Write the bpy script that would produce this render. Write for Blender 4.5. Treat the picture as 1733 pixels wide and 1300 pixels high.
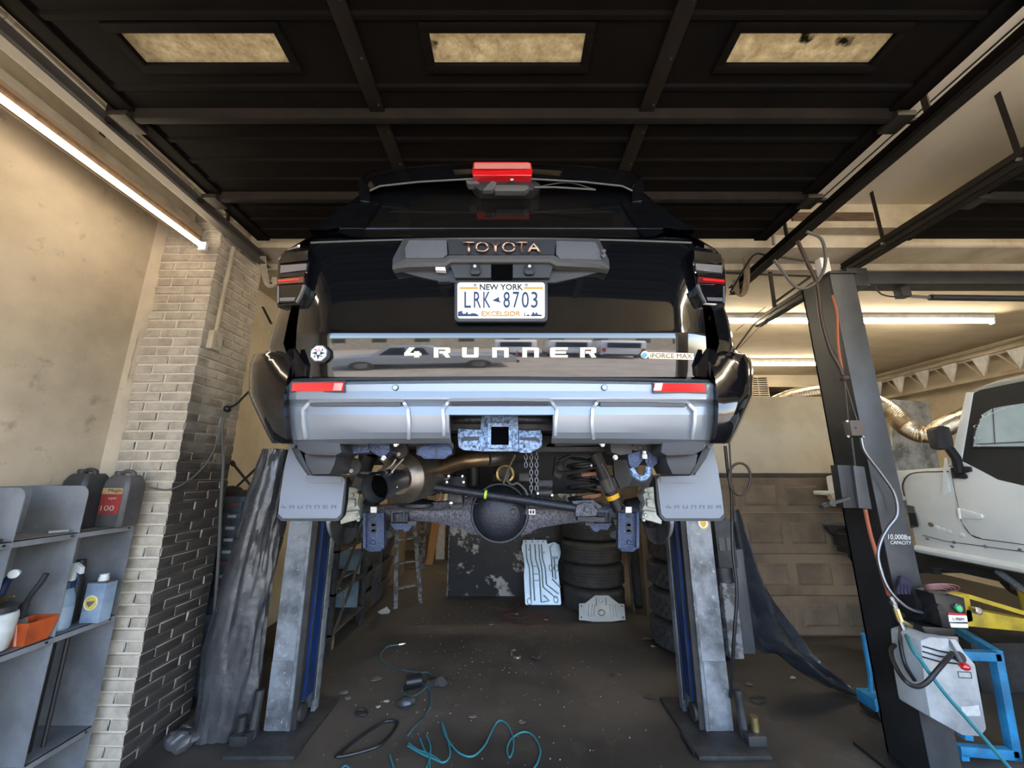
import bpy, bmesh, math, random
from mathutils import Vector, Matrix, noise
R = math.radians
random.seed(7)
scn = bpy.context.scene
for o in list(bpy.data.objects):
    bpy.data.objects.remove(o)
COL = scn.collection

# ------------------------------------------------------------------ camera
F_PX, PITCH, CAM_H = 651.0, R(13.0), 1.65
cam_d = bpy.data.cameras.new('camera')
cam_d.sensor_width = 36.0
cam_d.lens = 36.0 * F_PX / 1733.0
cam_d.clip_start = 0.02
cam = bpy.data.objects.new('camera', cam_d)
cam.location = (0, 0, CAM_H)
cam.rotation_euler = (R(90) + PITCH, 0, 0)
COL.objects.link(cam)
scn.camera = cam

# ------------------------------------------------------------------ world, sun, exposure
w = bpy.data.worlds.new('sky'); scn.world = w
w.use_nodes = True
nt = w.node_tree
sky = nt.nodes.new('ShaderNodeTexSky')
sky.sky_type = 'NISHITA'
sky.sun_disc = False
sky.sun_elevation = R(48)
sky.sun_rotation = R(78)
sky.air_density = 1.0
sky.dust_density = 2.0
nt.nodes['Background'].inputs['Strength'].default_value = 1.3
nt.links.new(sky.outputs[0], nt.nodes['Background'].inputs['Color'])
sun_d = bpy.data.lights.new('sun', 'SUN')
sun_d.energy = 13.0
sun_d.color = (1.0, 0.93, 0.82)
sun_d.angle = R(0.6)
sun = bpy.data.objects.new('sun', sun_d)
sun.rotation_euler = Vector((0.62, 0.13, 0.78)).to_track_quat('Z', 'Y').to_euler()
COL.objects.link(sun)
vs = scn.view_settings
vs.view_transform = 'Standard'
vs.look = 'None'
vs.exposure = 0.75
vs.gamma = 1.0
vs.use_curve_mapping = False
TUBE_POWER, TUBE_REAR, FILL_DOOR, FILL_FRONT = 13.0, 46.0, 11.0, 90.0

# ------------------------------------------------------------------ measuring helpers
def _ray(px, py):
    u = (px - 866.5) / F_PX; v = (py - 650.0) / F_PX
    return u, math.cos(PITCH) + v * math.sin(PITCH), math.sin(PITCH) - v * math.cos(PITCH)
def at(px, py, D):
    u, Y, Z = _ray(px, py)
    return Vector((u * D / Y, D, CAM_H + Z * D / Y))
def fl(px, py, z=0.0):
    u, Y, Z = _ray(px, py)
    D = (z - CAM_H) / Z * Y
    return Vector((u * D / Y, D, z))
def ax(px, py, X):
    u, Y, Z = _ray(px, py)
    D = X * Y / u
    return Vector((X, D, CAM_H + Z * D / Y))

# ------------------------------------------------------------------ mesh helpers
V = Vector
OFF = {}
def spl(pts, n=6, closed=False):
    P = [V(p) for p in pts]; out = []
    N = len(P)
    rng = N if closed else N - 1
    for i in range(rng):
        if closed:
            a, b, c, d = P[(i-1) % N], P[i], P[(i+1) % N], P[(i+2) % N]
        else:
            b, c = P[i], P[i+1]
            a = P[i-1] if i else b * 2 - c
            d = P[i+2] if i + 2 < N else c * 2 - b
        for k in range(n):
            t = k / n
            out.append(0.5 * ((2*b) + (c-a)*t + (2*a-5*b+4*c-d)*t*t + (3*b-a-3*c+d)*t*t*t))
    if not closed: out.append(P[-1])
    return out

class B:
    def __init__(s): s.v = []; s.f = []
    def add(s, vs, fs):
        n = len(s.v); s.v += [V(p) for p in vs]; s.f += [[i + n for i in f] for f in fs]; return s
    def poly(s, pts): return s.add(pts, [list(range(len(pts)))])
    def box(s, x0, x1, y0, y1, z0, z1):
        return s.add([(x0,y0,z0),(x1,y0,z0),(x1,y1,z0),(x0,y1,z0),(x0,y0,z1),(x1,y0,z1),(x1,y1,z1),(x0,y1,z1)],
                     [(0,3,2,1),(4,5,6,7),(0,1,5,4),(1,2,6,5),(2,3,7,6),(3,0,4,7)])
    def obox(s, c, a, b, d):
        c, a, b, d = V(c), V(a), V(b), V(d)
        P = [c + a*i + b*j + d*k for k in (-1,1) for (i,j) in ((-1,-1),(1,-1),(1,1),(-1,1))]
        return s.add(P, [(0,3,2,1),(4,5,6,7),(0,1,5,4),(1,2,6,5),(2,3,7,6),(3,0,4,7)])
    def bar(s, p0, p1, wd, ht, up=(0,0,1)):
        p0, p1 = V(p0), V(p1); d = (p1 - p0); L = d.length; d.normalize()
        sd = d.cross(V(up))
        if sd.length < 1e-4: sd = d.cross(V((1,0,0)))
        sd.normalize(); u = sd.cross(d)
        return s.obox((p0+p1)/2, d*L/2, sd*wd/2, u*ht/2)
    def prism(s, pts, vec):
        pts = [V(p) for p in pts]; vec = V(vec); n = len(pts)
        return s.add(pts + [p + vec for p in pts], [list(range(n))[::-1], [n+i for i in range(n)]] +
                     [[i, (i+1) % n, n + (i+1) % n, n + i] for i in range(n)])
    def grid(s, G, cu=False, cv=False):
        r, c = len(G), len(G[0]); fs = []
        for i in range(r if cv else r - 1):
            for j in range(c if cu else c - 1):
                fs.append([i*c+j, i*c+(j+1) % c, ((i+1) % r)*c+(j+1) % c, ((i+1) % r)*c+j])
        return s.add([p for row in G for p in row], fs)
    def shell(s, G, vec):
        G = [[V(p) for p in row] for row in G]; vec = V(vec)
        s.grid(G); H = [[p + vec for p in row] for row in G]; s.grid(H)
        a = G[0] + [row[-1] for row in G[1:]] + G[-1][-2::-1] + [row[0] for row in G[-2:0:-1]]
        b = H[0] + [row[-1] for row in H[1:]] + H[-1][-2::-1] + [row[0] for row in H[-2:0:-1]]
        return s.grid([a, b], cu=True)
    def loft(s, rings, cap=True):
        s.grid(rings, cu=True)
        if cap: s.poly(rings[0]); s.poly(rings[-1][::-1])
        return s
    def tube(s, path, r, n=8, closed=False, cap=True):
        P = [V(p) for p in path]; N = len(P)
        rr = r if isinstance(r, (list, tuple)) else [r] * N
        rings = []; nrm = None
        for i in range(N):
            if closed: t = P[(i+1) % N] - P[i-1]
            else: t = P[min(i+1, N-1)] - P[max(i-1, 0)]
            if t.length < 1e-9: t = V((0,0,1))
            t.normalize()
            if nrm is None:
                nrm = t.cross(V((0,0,1)))
                if nrm.length < 1e-3: nrm = t.cross(V((0,1,0)))
            nrm = nrm - t * nrm.dot(t); nrm.normalize()
            bn = t.cross(nrm)
            rings.append([P[i] + (nrm*math.cos(2*math.pi*k/n) + bn*math.sin(2*math.pi*k/n)) * rr[i] for k in range(n)])
        if closed: return s.grid(rings, cu=True, cv=True)
        return s.loft(rings, cap)
    def cyl(s, p0, p1, r, n=16, r1=None): return s.tube([p0, p1], [r, r if r1 is None else r1], n)
    def lathe(s, c, axis, prof, n=24, cap=True, sx=1.0, a0=0.0):
        c = V(c); a = V(axis).normalized()
        u = a.cross(V((0,0,1)))
        if u.length < 1e-3: u = V((1,0,0))
        u.normalize(); v = a.cross(u)
        rings = [[c + a*h + u*math.cos(a0+2*math.pi*k/n)*r*sx + v*math.sin(a0+2*math.pi*k/n)*r for k in range(n)] for r, h in prof]
        return s.loft(rings, cap)
    def ball(s, c, r, n=10, sc=(1,1,1)):
        c = V(c)
        rings = []
        for i in range(n + 1):
            th = math.pi * i / n
            rr = max(math.sin(th), 0.02)
            rings.append([c + V((math.cos(2*math.pi*k/(2*n))*rr*r*sc[0], math.sin(2*math.pi*k/(2*n))*rr*r*sc[1], math.cos(th)*r*sc[2])) for k in range(2*n)])
        return s.loft(rings)
    def jitter(s, a, sc=4.0, ax3=(1,1,1)):
        for p in s.v:
            d = noise.noise_vector(p * sc) * a
            p.x += d.x*ax3[0]; p.y += d.y*ax3[1]; p.z += d.z*ax3[2]
        return s
    def mesh(s, name, off, sharp=35, bev=0.0):
        me = bpy.data.meshes.new(name)
        bm = bmesh.new()
        vs = [bm.verts.new(p - off) for p in s.v]
        for f in s.f:
            try: bm.faces.new([vs[i] for i in f])
            except ValueError: pass
        bmesh.ops.recalc_face_normals(bm, faces=bm.faces)
        if bev:
            es = [e for e in bm.edges if len(e.link_faces) == 2 and e.calc_face_angle(0) > R(30)]
            if es: bmesh.ops.bevel(bm, geom=es, offset=bev, segments=2, affect='EDGES', profile=0.6)
        bm.to_mesh(me); bm.free()
        if sharp:
            me.shade_smooth(); me.set_sharp_from_angle(angle=R(sharp))
        return me
    def build(s, name, m, parent=None, sharp=35, bev=0.0, loc=None):
        off = OFF[parent.name] if parent else (V(loc) if loc else V((0,0,0)))
        me = s.mesh(name, off, sharp, bev)
        o = bpy.data.objects.new(name, me); COL.objects.link(o)
        me.materials.append(m)
        if parent: o.parent = parent
        else: o.location = off
        OFF[o.name] = off
        return o

def tag(o, label=None, cat=None, group=None, kind=None):
    if label: o['label'] = label
    if cat: o['category'] = cat
    if group: o['group'] = group
    if kind: o['kind'] = kind
    return o
def thing(name, loc, label, cat, group=None, kind=None):
    o = bpy.data.objects.new(name, None); COL.objects.link(o)
    o.location = loc; o.empty_display_size = 0.1
    OFF[o.name] = V(loc)
    return tag(o, label, cat, group, kind)
def base_empty(name, loc): return thing(name, loc, None, None, None, 'structure')
def struct(b, name, m, **k): return tag(b.build(name, m, **k), kind='structure')
def dup(root, loc, rot=None, label=None):
    def cp(o, par):
        c = o.copy(); COL.objects.link(c); c.parent = par
        for ch in list(o.children): cp(ch, c)
        return c
    r = cp(root, None); r.location = loc
    if rot is not None: r.rotation_euler = rot
    if label: r['label'] = label
    return r

# text -> flat lettering fitted to a box spanned by three corners
def lettering(txt, bl, br, tl, depth, name, m, parent, n=None, bold=0.0):
    cu = bpy.data.curves.new(name, 'FONT'); cu.body = txt; cu.size = 1.0; cu.resolution_u = 3; cu.offset = bold
    ob = bpy.data.objects.new(name, cu); COL.objects.link(ob)
    dg = bpy.context.evaluated_depsgraph_get()
    src = bpy.data.meshes.new_from_object(ob.evaluated_get(dg))
    bpy.data.objects.remove(ob)
    xs = [v.co.x for v in src.vertices]; ys = [v.co.y for v in src.vertices]
    x0, x1, y0, y1 = min(xs), max(xs), min(ys), max(ys)
    bl, br, tl = V(bl), V(br), V(tl); e1, e2 = br - bl, tl - bl
    nn = V(n) if n else -(e2.cross(e1)).normalized()
    if not n and nn.y > 0: nn = -nn
    bm = bmesh.new(); bm.from_mesh(src)
    off = OFF[parent.name]
    for v in bm.verts:
        v.co = bl + e1*((v.co.x-x0)/(x1-x0)) + e2*((v.co.y-y0)/(y1-y0)) - off + nn*depth
    if depth:
        r = bmesh.ops.extrude_face_region(bm, geom=bm.faces[:])
        for v in [g for g in r['geom'] if isinstance(g, bmesh.types.BMVert)]: v.co -= nn*depth
        bmesh.ops.recalc_face_normals(bm, faces=bm.faces)
    me = bpy.data.meshes.new(name); bm.to_mesh(me); bm.free()
    bpy.data.meshes.remove(src); bpy.data.curves.remove(cu)
    o = bpy.data.objects.new(name, me); COL.objects.link(o); me.materials.append(m); o.parent = parent
    OFF[o.name] = off
    return o

# ------------------------------------------------------------------ materials
M = {}
def mat(name, col, rough=0.6, metal=0.0, col2=None, sc=6.0, lo=0.4, hi=0.65, bump=0.0, bsc=60.0, coat=0.0, emit=0.0, alpha=None,
        trans=0.0, detail=6.0, stretch=(1,1,1), rough2=None, spec=0.5, col3=None, sc3=20.0, lo3=0.55, hi3=0.7, ior=1.45):
    m = bpy.data.materials.new(name); m.use_nodes = True
    t = m.node_tree; N = t.nodes; L = t.links
    p = N['Principled BSDF']
    p.inputs['Base Color'].default_value = (*col, 1)
    p.inputs['Roughness'].default_value = rough
    p.inputs['Metallic'].default_value = metal
    p.inputs['Specular IOR Level'].default_value = spec
    p.inputs['IOR'].default_value = ior
    if coat: p.inputs['Coat Weight'].default_value = coat; p.inputs['Coat Roughness'].default_value = 0.03; p.inputs['Coat IOR'].default_value = 1.65
    if trans: p.inputs['Transmission Weight'].default_value = trans
    if alpha is not None: p.inputs['Alpha'].default_value = alpha
    if emit: p.inputs['Emission Color'].default_value = (*col, 1); p.inputs['Emission Strength'].default_value = emit
    if col2 or bump or col3:
        tc = N.new('ShaderNodeTexCoord'); mp = N.new('ShaderNodeMapping'); mp.inputs['Scale'].default_value = stretch
        oi = N.new('ShaderNodeObjectInfo'); ad = N.new('ShaderNodeVectorMath'); ad.operation = 'ADD'
        cmb = N.new('ShaderNodeVectorMath'); cmb.operation = 'SCALE'; cmb.inputs[0].default_value = (7.3, 3.1, 5.7)
        L.new(oi.outputs['Random'], cmb.inputs['Scale'])
        L.new(tc.outputs['Object'], ad.inputs[0]); L.new(cmb.outputs[0], ad.inputs[1]); L.new(ad.outputs[0], mp.inputs[0])
    last = None
    def mixin(c_from, c2, sc, lo, hi):
        nz = N.new('ShaderNodeTexNoise'); nz.inputs['Scale'].default_value = sc; nz.inputs['Detail'].default_value = detail
        nz.inputs['Roughness'].default_value = 0.62
        L.new(mp.outputs[0], nz.inputs['Vector'])
        rp = N.new('ShaderNodeMapRange'); rp.inputs['From Min'].default_value = lo; rp.inputs['From Max'].default_value = hi
        L.new(nz.outputs[0], rp.inputs['Value'])
        mx = N.new('ShaderNodeMix'); mx.data_type = 'RGBA'
        L.new(rp.outputs[0], mx.inputs['Factor'])
        if c_from is None: mx.inputs['A'].default_value = (*col, 1)
        else: L.new(c_from, mx.inputs['A'])
        mx.inputs['B'].default_value = (*c2, 1)
        return mx.outputs['Result'], rp.outputs[0]
    if col2:
        last, fac = mixin(None, col2, sc, lo, hi)
        if rough2 is not None:
            rm = N.new('ShaderNodeMapRange'); rm.inputs['To Min'].default_value = rough; rm.inputs['To Max'].default_value = rough2
            L.new(fac, rm.inputs['Value']); L.new(rm.outputs[0], p.inputs['Roughness'])
    if col3: last, _ = mixin(last, col3, sc3, lo3, hi3)
    if last is not None: L.new(last, p.inputs['Base Color'])
    if bump:
        nb = N.new('ShaderNodeTexNoise'); nb.inputs['Scale'].default_value = bsc; nb.inputs['Detail'].default_value = 5
        L.new(mp.outputs[0], nb.inputs['Vector'])
        bn = N.new('ShaderNodeBump'); bn.inputs['Strength'].default_value = bump; bn.inputs['Distance'].default_value = 0.01
        L.new(nb.outputs[0], bn.inputs['Height']); L.new(bn.outputs[0], p.inputs['Normal'])
    M[name] = m
    return m

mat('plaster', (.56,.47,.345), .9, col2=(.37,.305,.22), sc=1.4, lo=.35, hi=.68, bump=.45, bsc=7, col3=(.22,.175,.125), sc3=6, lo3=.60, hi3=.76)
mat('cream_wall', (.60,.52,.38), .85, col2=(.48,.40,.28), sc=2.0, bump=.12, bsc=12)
mat('cream_ceiling', (.66,.57,.42), .8, col2=(.50,.42,.29), sc=1.1, lo=.4, hi=.75, bump=.05, bsc=5, stretch=(1,3,1))
mat('ceiling_front', (.80,.73,.59), .75, col2=(.70,.62,.48), sc=.8, bump=.04, bsc=3)
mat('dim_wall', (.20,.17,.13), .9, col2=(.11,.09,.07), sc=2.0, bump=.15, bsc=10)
mat('concrete', (.085,.070,.054), .85, col2=(.032,.028,.025), sc=.9, lo=.40, hi=.62, bump=.12, bsc=40, rough2=.55, col3=(.12,.10,.078), sc3=2.4, lo3=.58, hi3=.8)
mat('asphalt', (.44,.38,.31), .9, col2=(.33,.29,.24), sc=1.3, bump=.2, bsc=60)
mat('mortar', (.52,.47,.39), .9, bump=.4, bsc=50)
mat('door_steel', (.0058,.0042,.0031), .8, col2=(.0034,.0026,.002), sc=3, bump=.05, bsc=30, spec=.12)
mat('door_rail', (.0145,.0108,.008), .6, col2=(.009,.0068,.005), sc=6, spec=.2)
mat('track_steel', (.026,.020,.015), .55, .2, col2=(.015,.012,.009), sc=8)
mat('grey_pipe', (.22,.20,.18), .5, .2)
mat('window_pane', (.62,.52,.36), .6, col2=(.35,.27,.16), sc=9, trans=0, bump=.2, bsc=80, col3=(.02,.015,.01), sc3=14, lo3=.66, hi3=.7)
mat('wood_brown', (.11,.065,.035), .7, col2=(.06,.035,.02), sc=4, stretch=(1,8,8), bump=.1)
mat('beam_cream', (.50,.44,.33), .8, col2=(.36,.29,.20), sc=3)
mat('tube_white', (.8,.78,.72), .4, emit=0)
mat('steel_galv', (.29,.31,.33), .55, .35, col2=(.12,.125,.13), sc=5, lo=.42, hi=.62, bump=.08, bsc=40, col3=(.45,.48,.5), sc3=26, lo3=.6, hi3=.72)
mat('steel_dark', (.055,.055,.055), .5, .3, col2=(.025,.025,.025), sc=7)
mat('blue_paint', (.005,.03,.14), .4, col2=(.004,.018,.07), sc=5)
mat('grime', (.02,.018,.016), .7, col2=(.045,.04,.036), sc=6, bump=.3, bsc=20)
mat('tarp', (.060,.061,.063), .26, col2=(.030,.030,.032), sc=5, bump=.7, bsc=11, rough2=.42, spec=.8)
mat('tarp_navy', (.046,.048,.053), .24, col2=(.022,.023,.027), sc=5, bump=.7, bsc=10, rough2=.45, spec=.7)
mat('rubber', (.040,.038,.035), .75, col2=(.065,.06,.054), sc=9, bump=.25, bsc=35)
mat('rubber_dusty', (.05,.045,.038), .85, col2=(.025,.023,.02), sc=7, bump=.3, bsc=40)
mat('paint_black', (.003,.0035,.0045), .12, coat=1.0, spec=.15)
mat('void', (.002,.002,.002), 1.0, spec=.0)  # dead black, paints in the darkness inside openings
mat('gloss_black', (.003,.003,.004), .10, coat=.45, spec=.15)
mat('plastic_black', (.013,.013,.014), .5, bump=.05, bsc=200)
mat('plastic_dark', (.03,.031,.033), .55, bump=.08, bsc=220)
mat('plastic_grey', (.075,.074,.073), .5)
mat('grain_pad', (.085,.088,.10), .5, bump=.6, bsc=260)
mat('glass_tint', (.006,.0055,.005), .04, coat=.6, spec=.7)
mat('red_lens', (.55,.008,.012), .15, coat=1.0)
mat('red_dark', (.10,.006,.006), .12, coat=1.0)
mat('clear_lens', (.12,.12,.13), .12, .2, coat=1.0)
mat('silver_paint', (.25,.275,.305), .36, .6)
mat('silver_highlight', (.42,.45,.48), .36, .5)
mat('silver_dark', (.065,.068,.072), .5, .4)
mat('bronze', (.36,.24,.18), .32, .85)
mat('tan_letter', (.75,.62,.46), .35)
mat('plate_white', (.66,.65,.59), .45)
mat('plate_navy', (.02,.035,.09), .4)
mat('plate_gold', (.50,.26,.03), .5)
mat('ink_black', (.02,.02,.022), .5)
mat('white', (.80,.80,.78), .5, col2=(.62,.61,.58), sc=8)
mat('badge_white', (.75,.74,.72), .35)
mat('badge_blue', (.05,.25,.55), .3)
mat('hitch_blue', (.22,.31,.46), .45, .25, col2=(.05,.075,.12), sc=90, lo=.45, hi=.6, bump=.3, bsc=120)
mat('speckle_navy', (.03,.045,.09), .35, .3, col2=(.12,.16,.25), sc=120, lo=.6, hi=.7, bump=.4, bsc=120)
mat('axle_grey', (.12,.12,.14), .55, .3, col2=(.035,.035,.045), sc=130, lo=.45, hi=.6, bump=.3, bsc=140)
mat('axle_dark', (.025,.028,.036), .38, .4, col2=(.05,.055,.065), sc=100, lo=.55, hi=.7, bump=.3, bsc=110)
mat('chassis_black', (.010,.010,.011), .5, col2=(.02,.02,.02), sc=12, bump=.1, bsc=60)
mat('exhaust', (.24,.225,.20), .36, .85, col2=(.15,.12,.09), sc=6)
mat('exhaust_brown', (.30,.22,.13), .35, .85, col2=(.17,.12,.07), sc=8)
mat('exhaust_tip', (.16,.165,.18), .28, .9)
mat('cast_alu', (.46,.50,.47), .5, .45, col2=(.32,.35,.33), sc=20, bump=.2, bsc=60)
mat('flap_grey', (.165,.185,.215), .55, bump=.03, bsc=300)
mat('flap_letter', (.10,.113,.132), .6)
mat('bolt', (.5,.5,.48), .3, .9)
mat('copper_mark', (.30,.14,.08), .5)
mat('yellow_band', (.80,.45,.02), .5)
mat('lime', (.45,.70,.05), .5)
mat('chain', (.28,.28,.29), .35, .9)
mat('chain_dark', (.12,.12,.125), .4, .9)
mat('sheet_grey', (.25,.26,.275), .55, .2, col2=(.15,.155,.165), sc=3, bump=.04, bsc=20)
mat('jug_grey', (.085,.08,.08), .5, col2=(.05,.048,.047), sc=6)
mat('jug_dark', (.03,.03,.033), .45, col2=(.05,.048,.047), sc=6)
mat('label_red', (.28,.035,.03), .6, col2=(.20,.03,.025), sc=10)
mat('orange_plastic', (.55,.10,.02), .5, col2=(.28,.05,.015), sc=7)
mat('bottle_white', (.62,.65,.64), .45, col2=(.40,.41,.40), sc=9)
mat('bottle_blue', (.20,.29,.38), .35, col2=(.12,.18,.25), sc=7)
mat('navy_plastic', (.015,.03,.09), .4)
mat('can_blue', (.33,.43,.52), .4, .2, col2=(.18,.24,.34), sc=5)
mat('yellow_ink', (.62,.50,.10), .5, col2=(.40,.32,.08), sc=20)
mat('brass', (.52,.40,.18), .35, .9)
mat('teal_hose', (.03,.20,.23), .5)
mat('teal_dirty', (.05,.14,.15), .6, col2=(.03,.05,.05), sc=9)
mat('black_hose', (.012,.012,.013), .4)
mat('grey_hose', (.10,.095,.085), .55)
mat('red_hose', (.10,.022,.016), .7)
mat('orange_hose', (.34,.10,.045), .65)
mat('tyre_tan', (.40,.30,.20), .8)
mat('panel_brown', (.23,.17,.11), .8, col2=(.14,.105,.072), sc=2.5, bump=.12, bsc=25, col3=(.05,.042,.034), sc3=1.2, lo3=.62, hi3=.85)
mat('shield_silver', (.55,.62,.66), .42, .55, col2=(.45,.52,.56), sc=6)
mat('shield_line', (.10,.12,.13), .5, .3)
mat('dark_board', (.030,.030,.032), .55, col2=(.055,.05,.042), sc=2.2, lo=.4, hi=.7, bump=.2, bsc=12, col3=(.50,.47,.42), sc3=4.5, lo3=.555, hi3=.62)
mat('wood_tan', (.20,.145,.09), .75, col2=(.12,.085,.05), sc=3, stretch=(6,6,1), bump=.1)
mat('wood_grey', (.075,.062,.048), .8, col2=(.035,.029,.024), sc=4, bump=.2, bsc=20)
mat('paint_grey_old', (.20,.20,.20), .7, col2=(.07,.065,.06), sc=14, lo=.45, hi=.55, bump=.2)
mat('red_steel', (.30,.03,.03), .5, col2=(.18,.02,.02), sc=6)
mat('orange_wood', (.42,.23,.09), .7)
mat('batten_tan', (.36,.25,.15), .75)
mat('cardboard', (.40,.27,.13), .85, col2=(.28,.18,.09), sc=5)
mat('pale_blue', (.16,.23,.27), .5, col2=(.09,.13,.15), sc=5)
mat('post_black', (.030,.030,.031), .45, .2, col2=(.018,.018,.018), sc=4)
mat('post_grey', (.075,.078,.082), .45, .2, col2=(.055,.057,.06), sc=5)
mat('motor_black', (.012,.012,.013), .35)
mat('tank_plastic', (.46,.48,.48), .45, col2=(.26,.27,.29), sc=5, col3=(.07,.065,.065), sc3=3.2, lo3=.62, hi3=.74)
mat('cyan_paint', (.03,.26,.52), .5, col2=(.02,.14,.28), sc=7)
mat('yellow_paint', (.60,.44,.03), .5, col2=(.34,.25,.03), sc=6)
mat('green_button', (.05,.50,.16), .3)
mat('jeep_white', (.78,.79,.76), .45, col2=(.68,.69,.66), sc=2.5, coat=.2)
mat('jeep_rust', (.16,.12,.08), .8)
mat('soft_top', (.028,.027,.025), .75, bump=.15, bsc=120)
mat('clear_vinyl', (.55,.66,.68), .15, coat=.4, col2=(.42,.52,.55), sc=3)
mat('foil', (.62,.54,.42), .22, .95, bump=.5, bsc=60)
mat('pink_wire', (.30,.13,.14), .6)
mat('purple_glove', (.018,.014,.035), .7)
mat('tape_yellow', (.60,.45,.06), .5)
mat('leaf_brown', (.14,.115,.09), .9)
mat('scrap_white', (.40,.37,.32), .8)
mat('van_white', (.80,.80,.79), .3, coat=.6)
mat('van_grey', (.38,.40,.42), .3, .2, coat=.6)
mat('van_glass', (.02,.025,.03), .05, coat=.5)
mat('brick_red', (.24,.12,.08), .85, col2=(.17,.09,.06), sc=8)
mat('louver', (.085,.07,.055), .7)
mat('drawer_blue', (.055,.075,.095), .5, col2=(.035,.045,.055), sc=6)

# painted brick: cream paint, the bay side of the pillar darkened by grime and painted-in shade up to head height
def brick_material(name, c1, c2, grime_shade):
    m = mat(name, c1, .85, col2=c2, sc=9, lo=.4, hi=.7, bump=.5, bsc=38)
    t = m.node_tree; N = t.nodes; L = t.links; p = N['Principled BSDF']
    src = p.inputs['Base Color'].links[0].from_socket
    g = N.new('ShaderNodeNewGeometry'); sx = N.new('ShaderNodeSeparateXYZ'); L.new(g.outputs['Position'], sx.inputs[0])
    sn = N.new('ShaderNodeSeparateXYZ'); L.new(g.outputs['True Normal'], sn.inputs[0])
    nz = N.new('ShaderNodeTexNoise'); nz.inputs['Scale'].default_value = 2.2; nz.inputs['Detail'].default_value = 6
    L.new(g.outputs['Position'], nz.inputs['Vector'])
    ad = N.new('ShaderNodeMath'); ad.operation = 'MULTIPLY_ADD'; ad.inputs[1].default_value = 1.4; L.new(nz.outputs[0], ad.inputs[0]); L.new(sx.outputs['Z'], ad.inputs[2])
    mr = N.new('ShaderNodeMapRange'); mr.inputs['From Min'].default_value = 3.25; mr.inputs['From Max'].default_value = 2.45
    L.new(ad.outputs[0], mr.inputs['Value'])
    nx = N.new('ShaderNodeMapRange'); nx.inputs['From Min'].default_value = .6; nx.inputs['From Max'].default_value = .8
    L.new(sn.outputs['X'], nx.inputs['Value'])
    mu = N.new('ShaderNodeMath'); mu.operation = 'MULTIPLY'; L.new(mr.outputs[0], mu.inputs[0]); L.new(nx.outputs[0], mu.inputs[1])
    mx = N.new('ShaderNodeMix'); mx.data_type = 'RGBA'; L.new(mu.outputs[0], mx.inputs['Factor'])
    L.new(src, mx.inputs['A']); mx.inputs['B'].default_value = (*grime_shade, 1)
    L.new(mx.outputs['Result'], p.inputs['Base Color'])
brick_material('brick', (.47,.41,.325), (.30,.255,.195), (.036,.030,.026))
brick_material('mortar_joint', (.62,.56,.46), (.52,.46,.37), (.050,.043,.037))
# ================================================================== THE ROOM
XL, XR, YF, YB = -2.68, 7.2, -0.9, 9.0
def pane_material():
    m = bpy.data.materials.new('dirty_pane'); m.use_nodes = True
    t = m.node_tree; N = t.nodes; L = t.links
    p = N['Principled BSDF']; out = N['Material Output']
    tc = N.new('ShaderNodeTexCoord'); nz = N.new('ShaderNodeTexNoise'); nz.inputs['Scale'].default_value = 22; nz.inputs['Detail'].default_value = 10; nz.inputs['Roughness'].default_value = .75
    L.new(tc.outputs['Object'], nz.inputs['Vector'])
    rp = N.new('ShaderNodeMapRange'); rp.inputs['From Min'].default_value = .35; rp.inputs['From Max'].default_value = .7; L.new(nz.outputs[0], rp.inputs['Value'])
    mx = N.new('ShaderNodeMix'); mx.data_type = 'RGBA'; mx.inputs['A'].default_value = (.76,.70,.56,1); mx.inputs['B'].default_value = (.34,.27,.17,1)
    L.new(rp.outputs[0], mx.inputs['Factor'])
    n2 = N.new('ShaderNodeTexNoise'); n2.inputs['Scale'].default_value = 5; n2.inputs['Detail'].default_value = 9; L.new(tc.outputs['Object'], n2.inputs['Vector'])
    r2 = N.new('ShaderNodeMapRange'); r2.inputs['From Min'].default_value = .66; r2.inputs['From Max'].default_value = .70; L.new(n2.outputs[0], r2.inputs['Value'])
    m2 = N.new('ShaderNodeMix'); m2.data_type = 'RGBA'; m2.inputs['B'].default_value = (.03,.02,.01,1); L.new(mx.outputs['Result'], m2.inputs['A']); L.new(r2.outputs[0], m2.inputs['Factor'])
    L.new(m2.outputs['Result'], p.inputs['Base Color']); p.inputs['Roughness'].default_value = .6
    tr = N.new('ShaderNodeBsdfTranslucent'); L.new(m2.outputs['Result'], tr.inputs['Color'])
    ms = N.new('ShaderNodeMixShader'); ms.inputs[0].default_value = .75
    L.new(p.outputs[0], ms.inputs[1]); L.new(tr.outputs[0], ms.inputs[2]); L.new(ms.outputs[0], out.inputs['Surface'])
    M['dirty_pane'] = m
pane_material()
def lamp_material(name, col, power):
    m = bpy.data.materials.new(name); m.use_nodes = True
    p = m.node_tree.nodes['Principled BSDF']
    p.inputs['Base Color'].default_value = (.9,.9,.88,1)
    p.inputs['Emission Color'].default_value = (*col, 1); p.inputs['Emission Strength'].default_value = power
    M[name] = m
lamp_material('tube_lit', (1.0, .84, .60), TUBE_POWER)
lamp_material('tube_rear', (1.0, .87, .66), TUBE_REAR)
lamp_material('fill_front', (1.0, .86, .64), FILL_FRONT)
lamp_material('fill_door', (1.0, .90, .72), FILL_DOOR)

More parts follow.
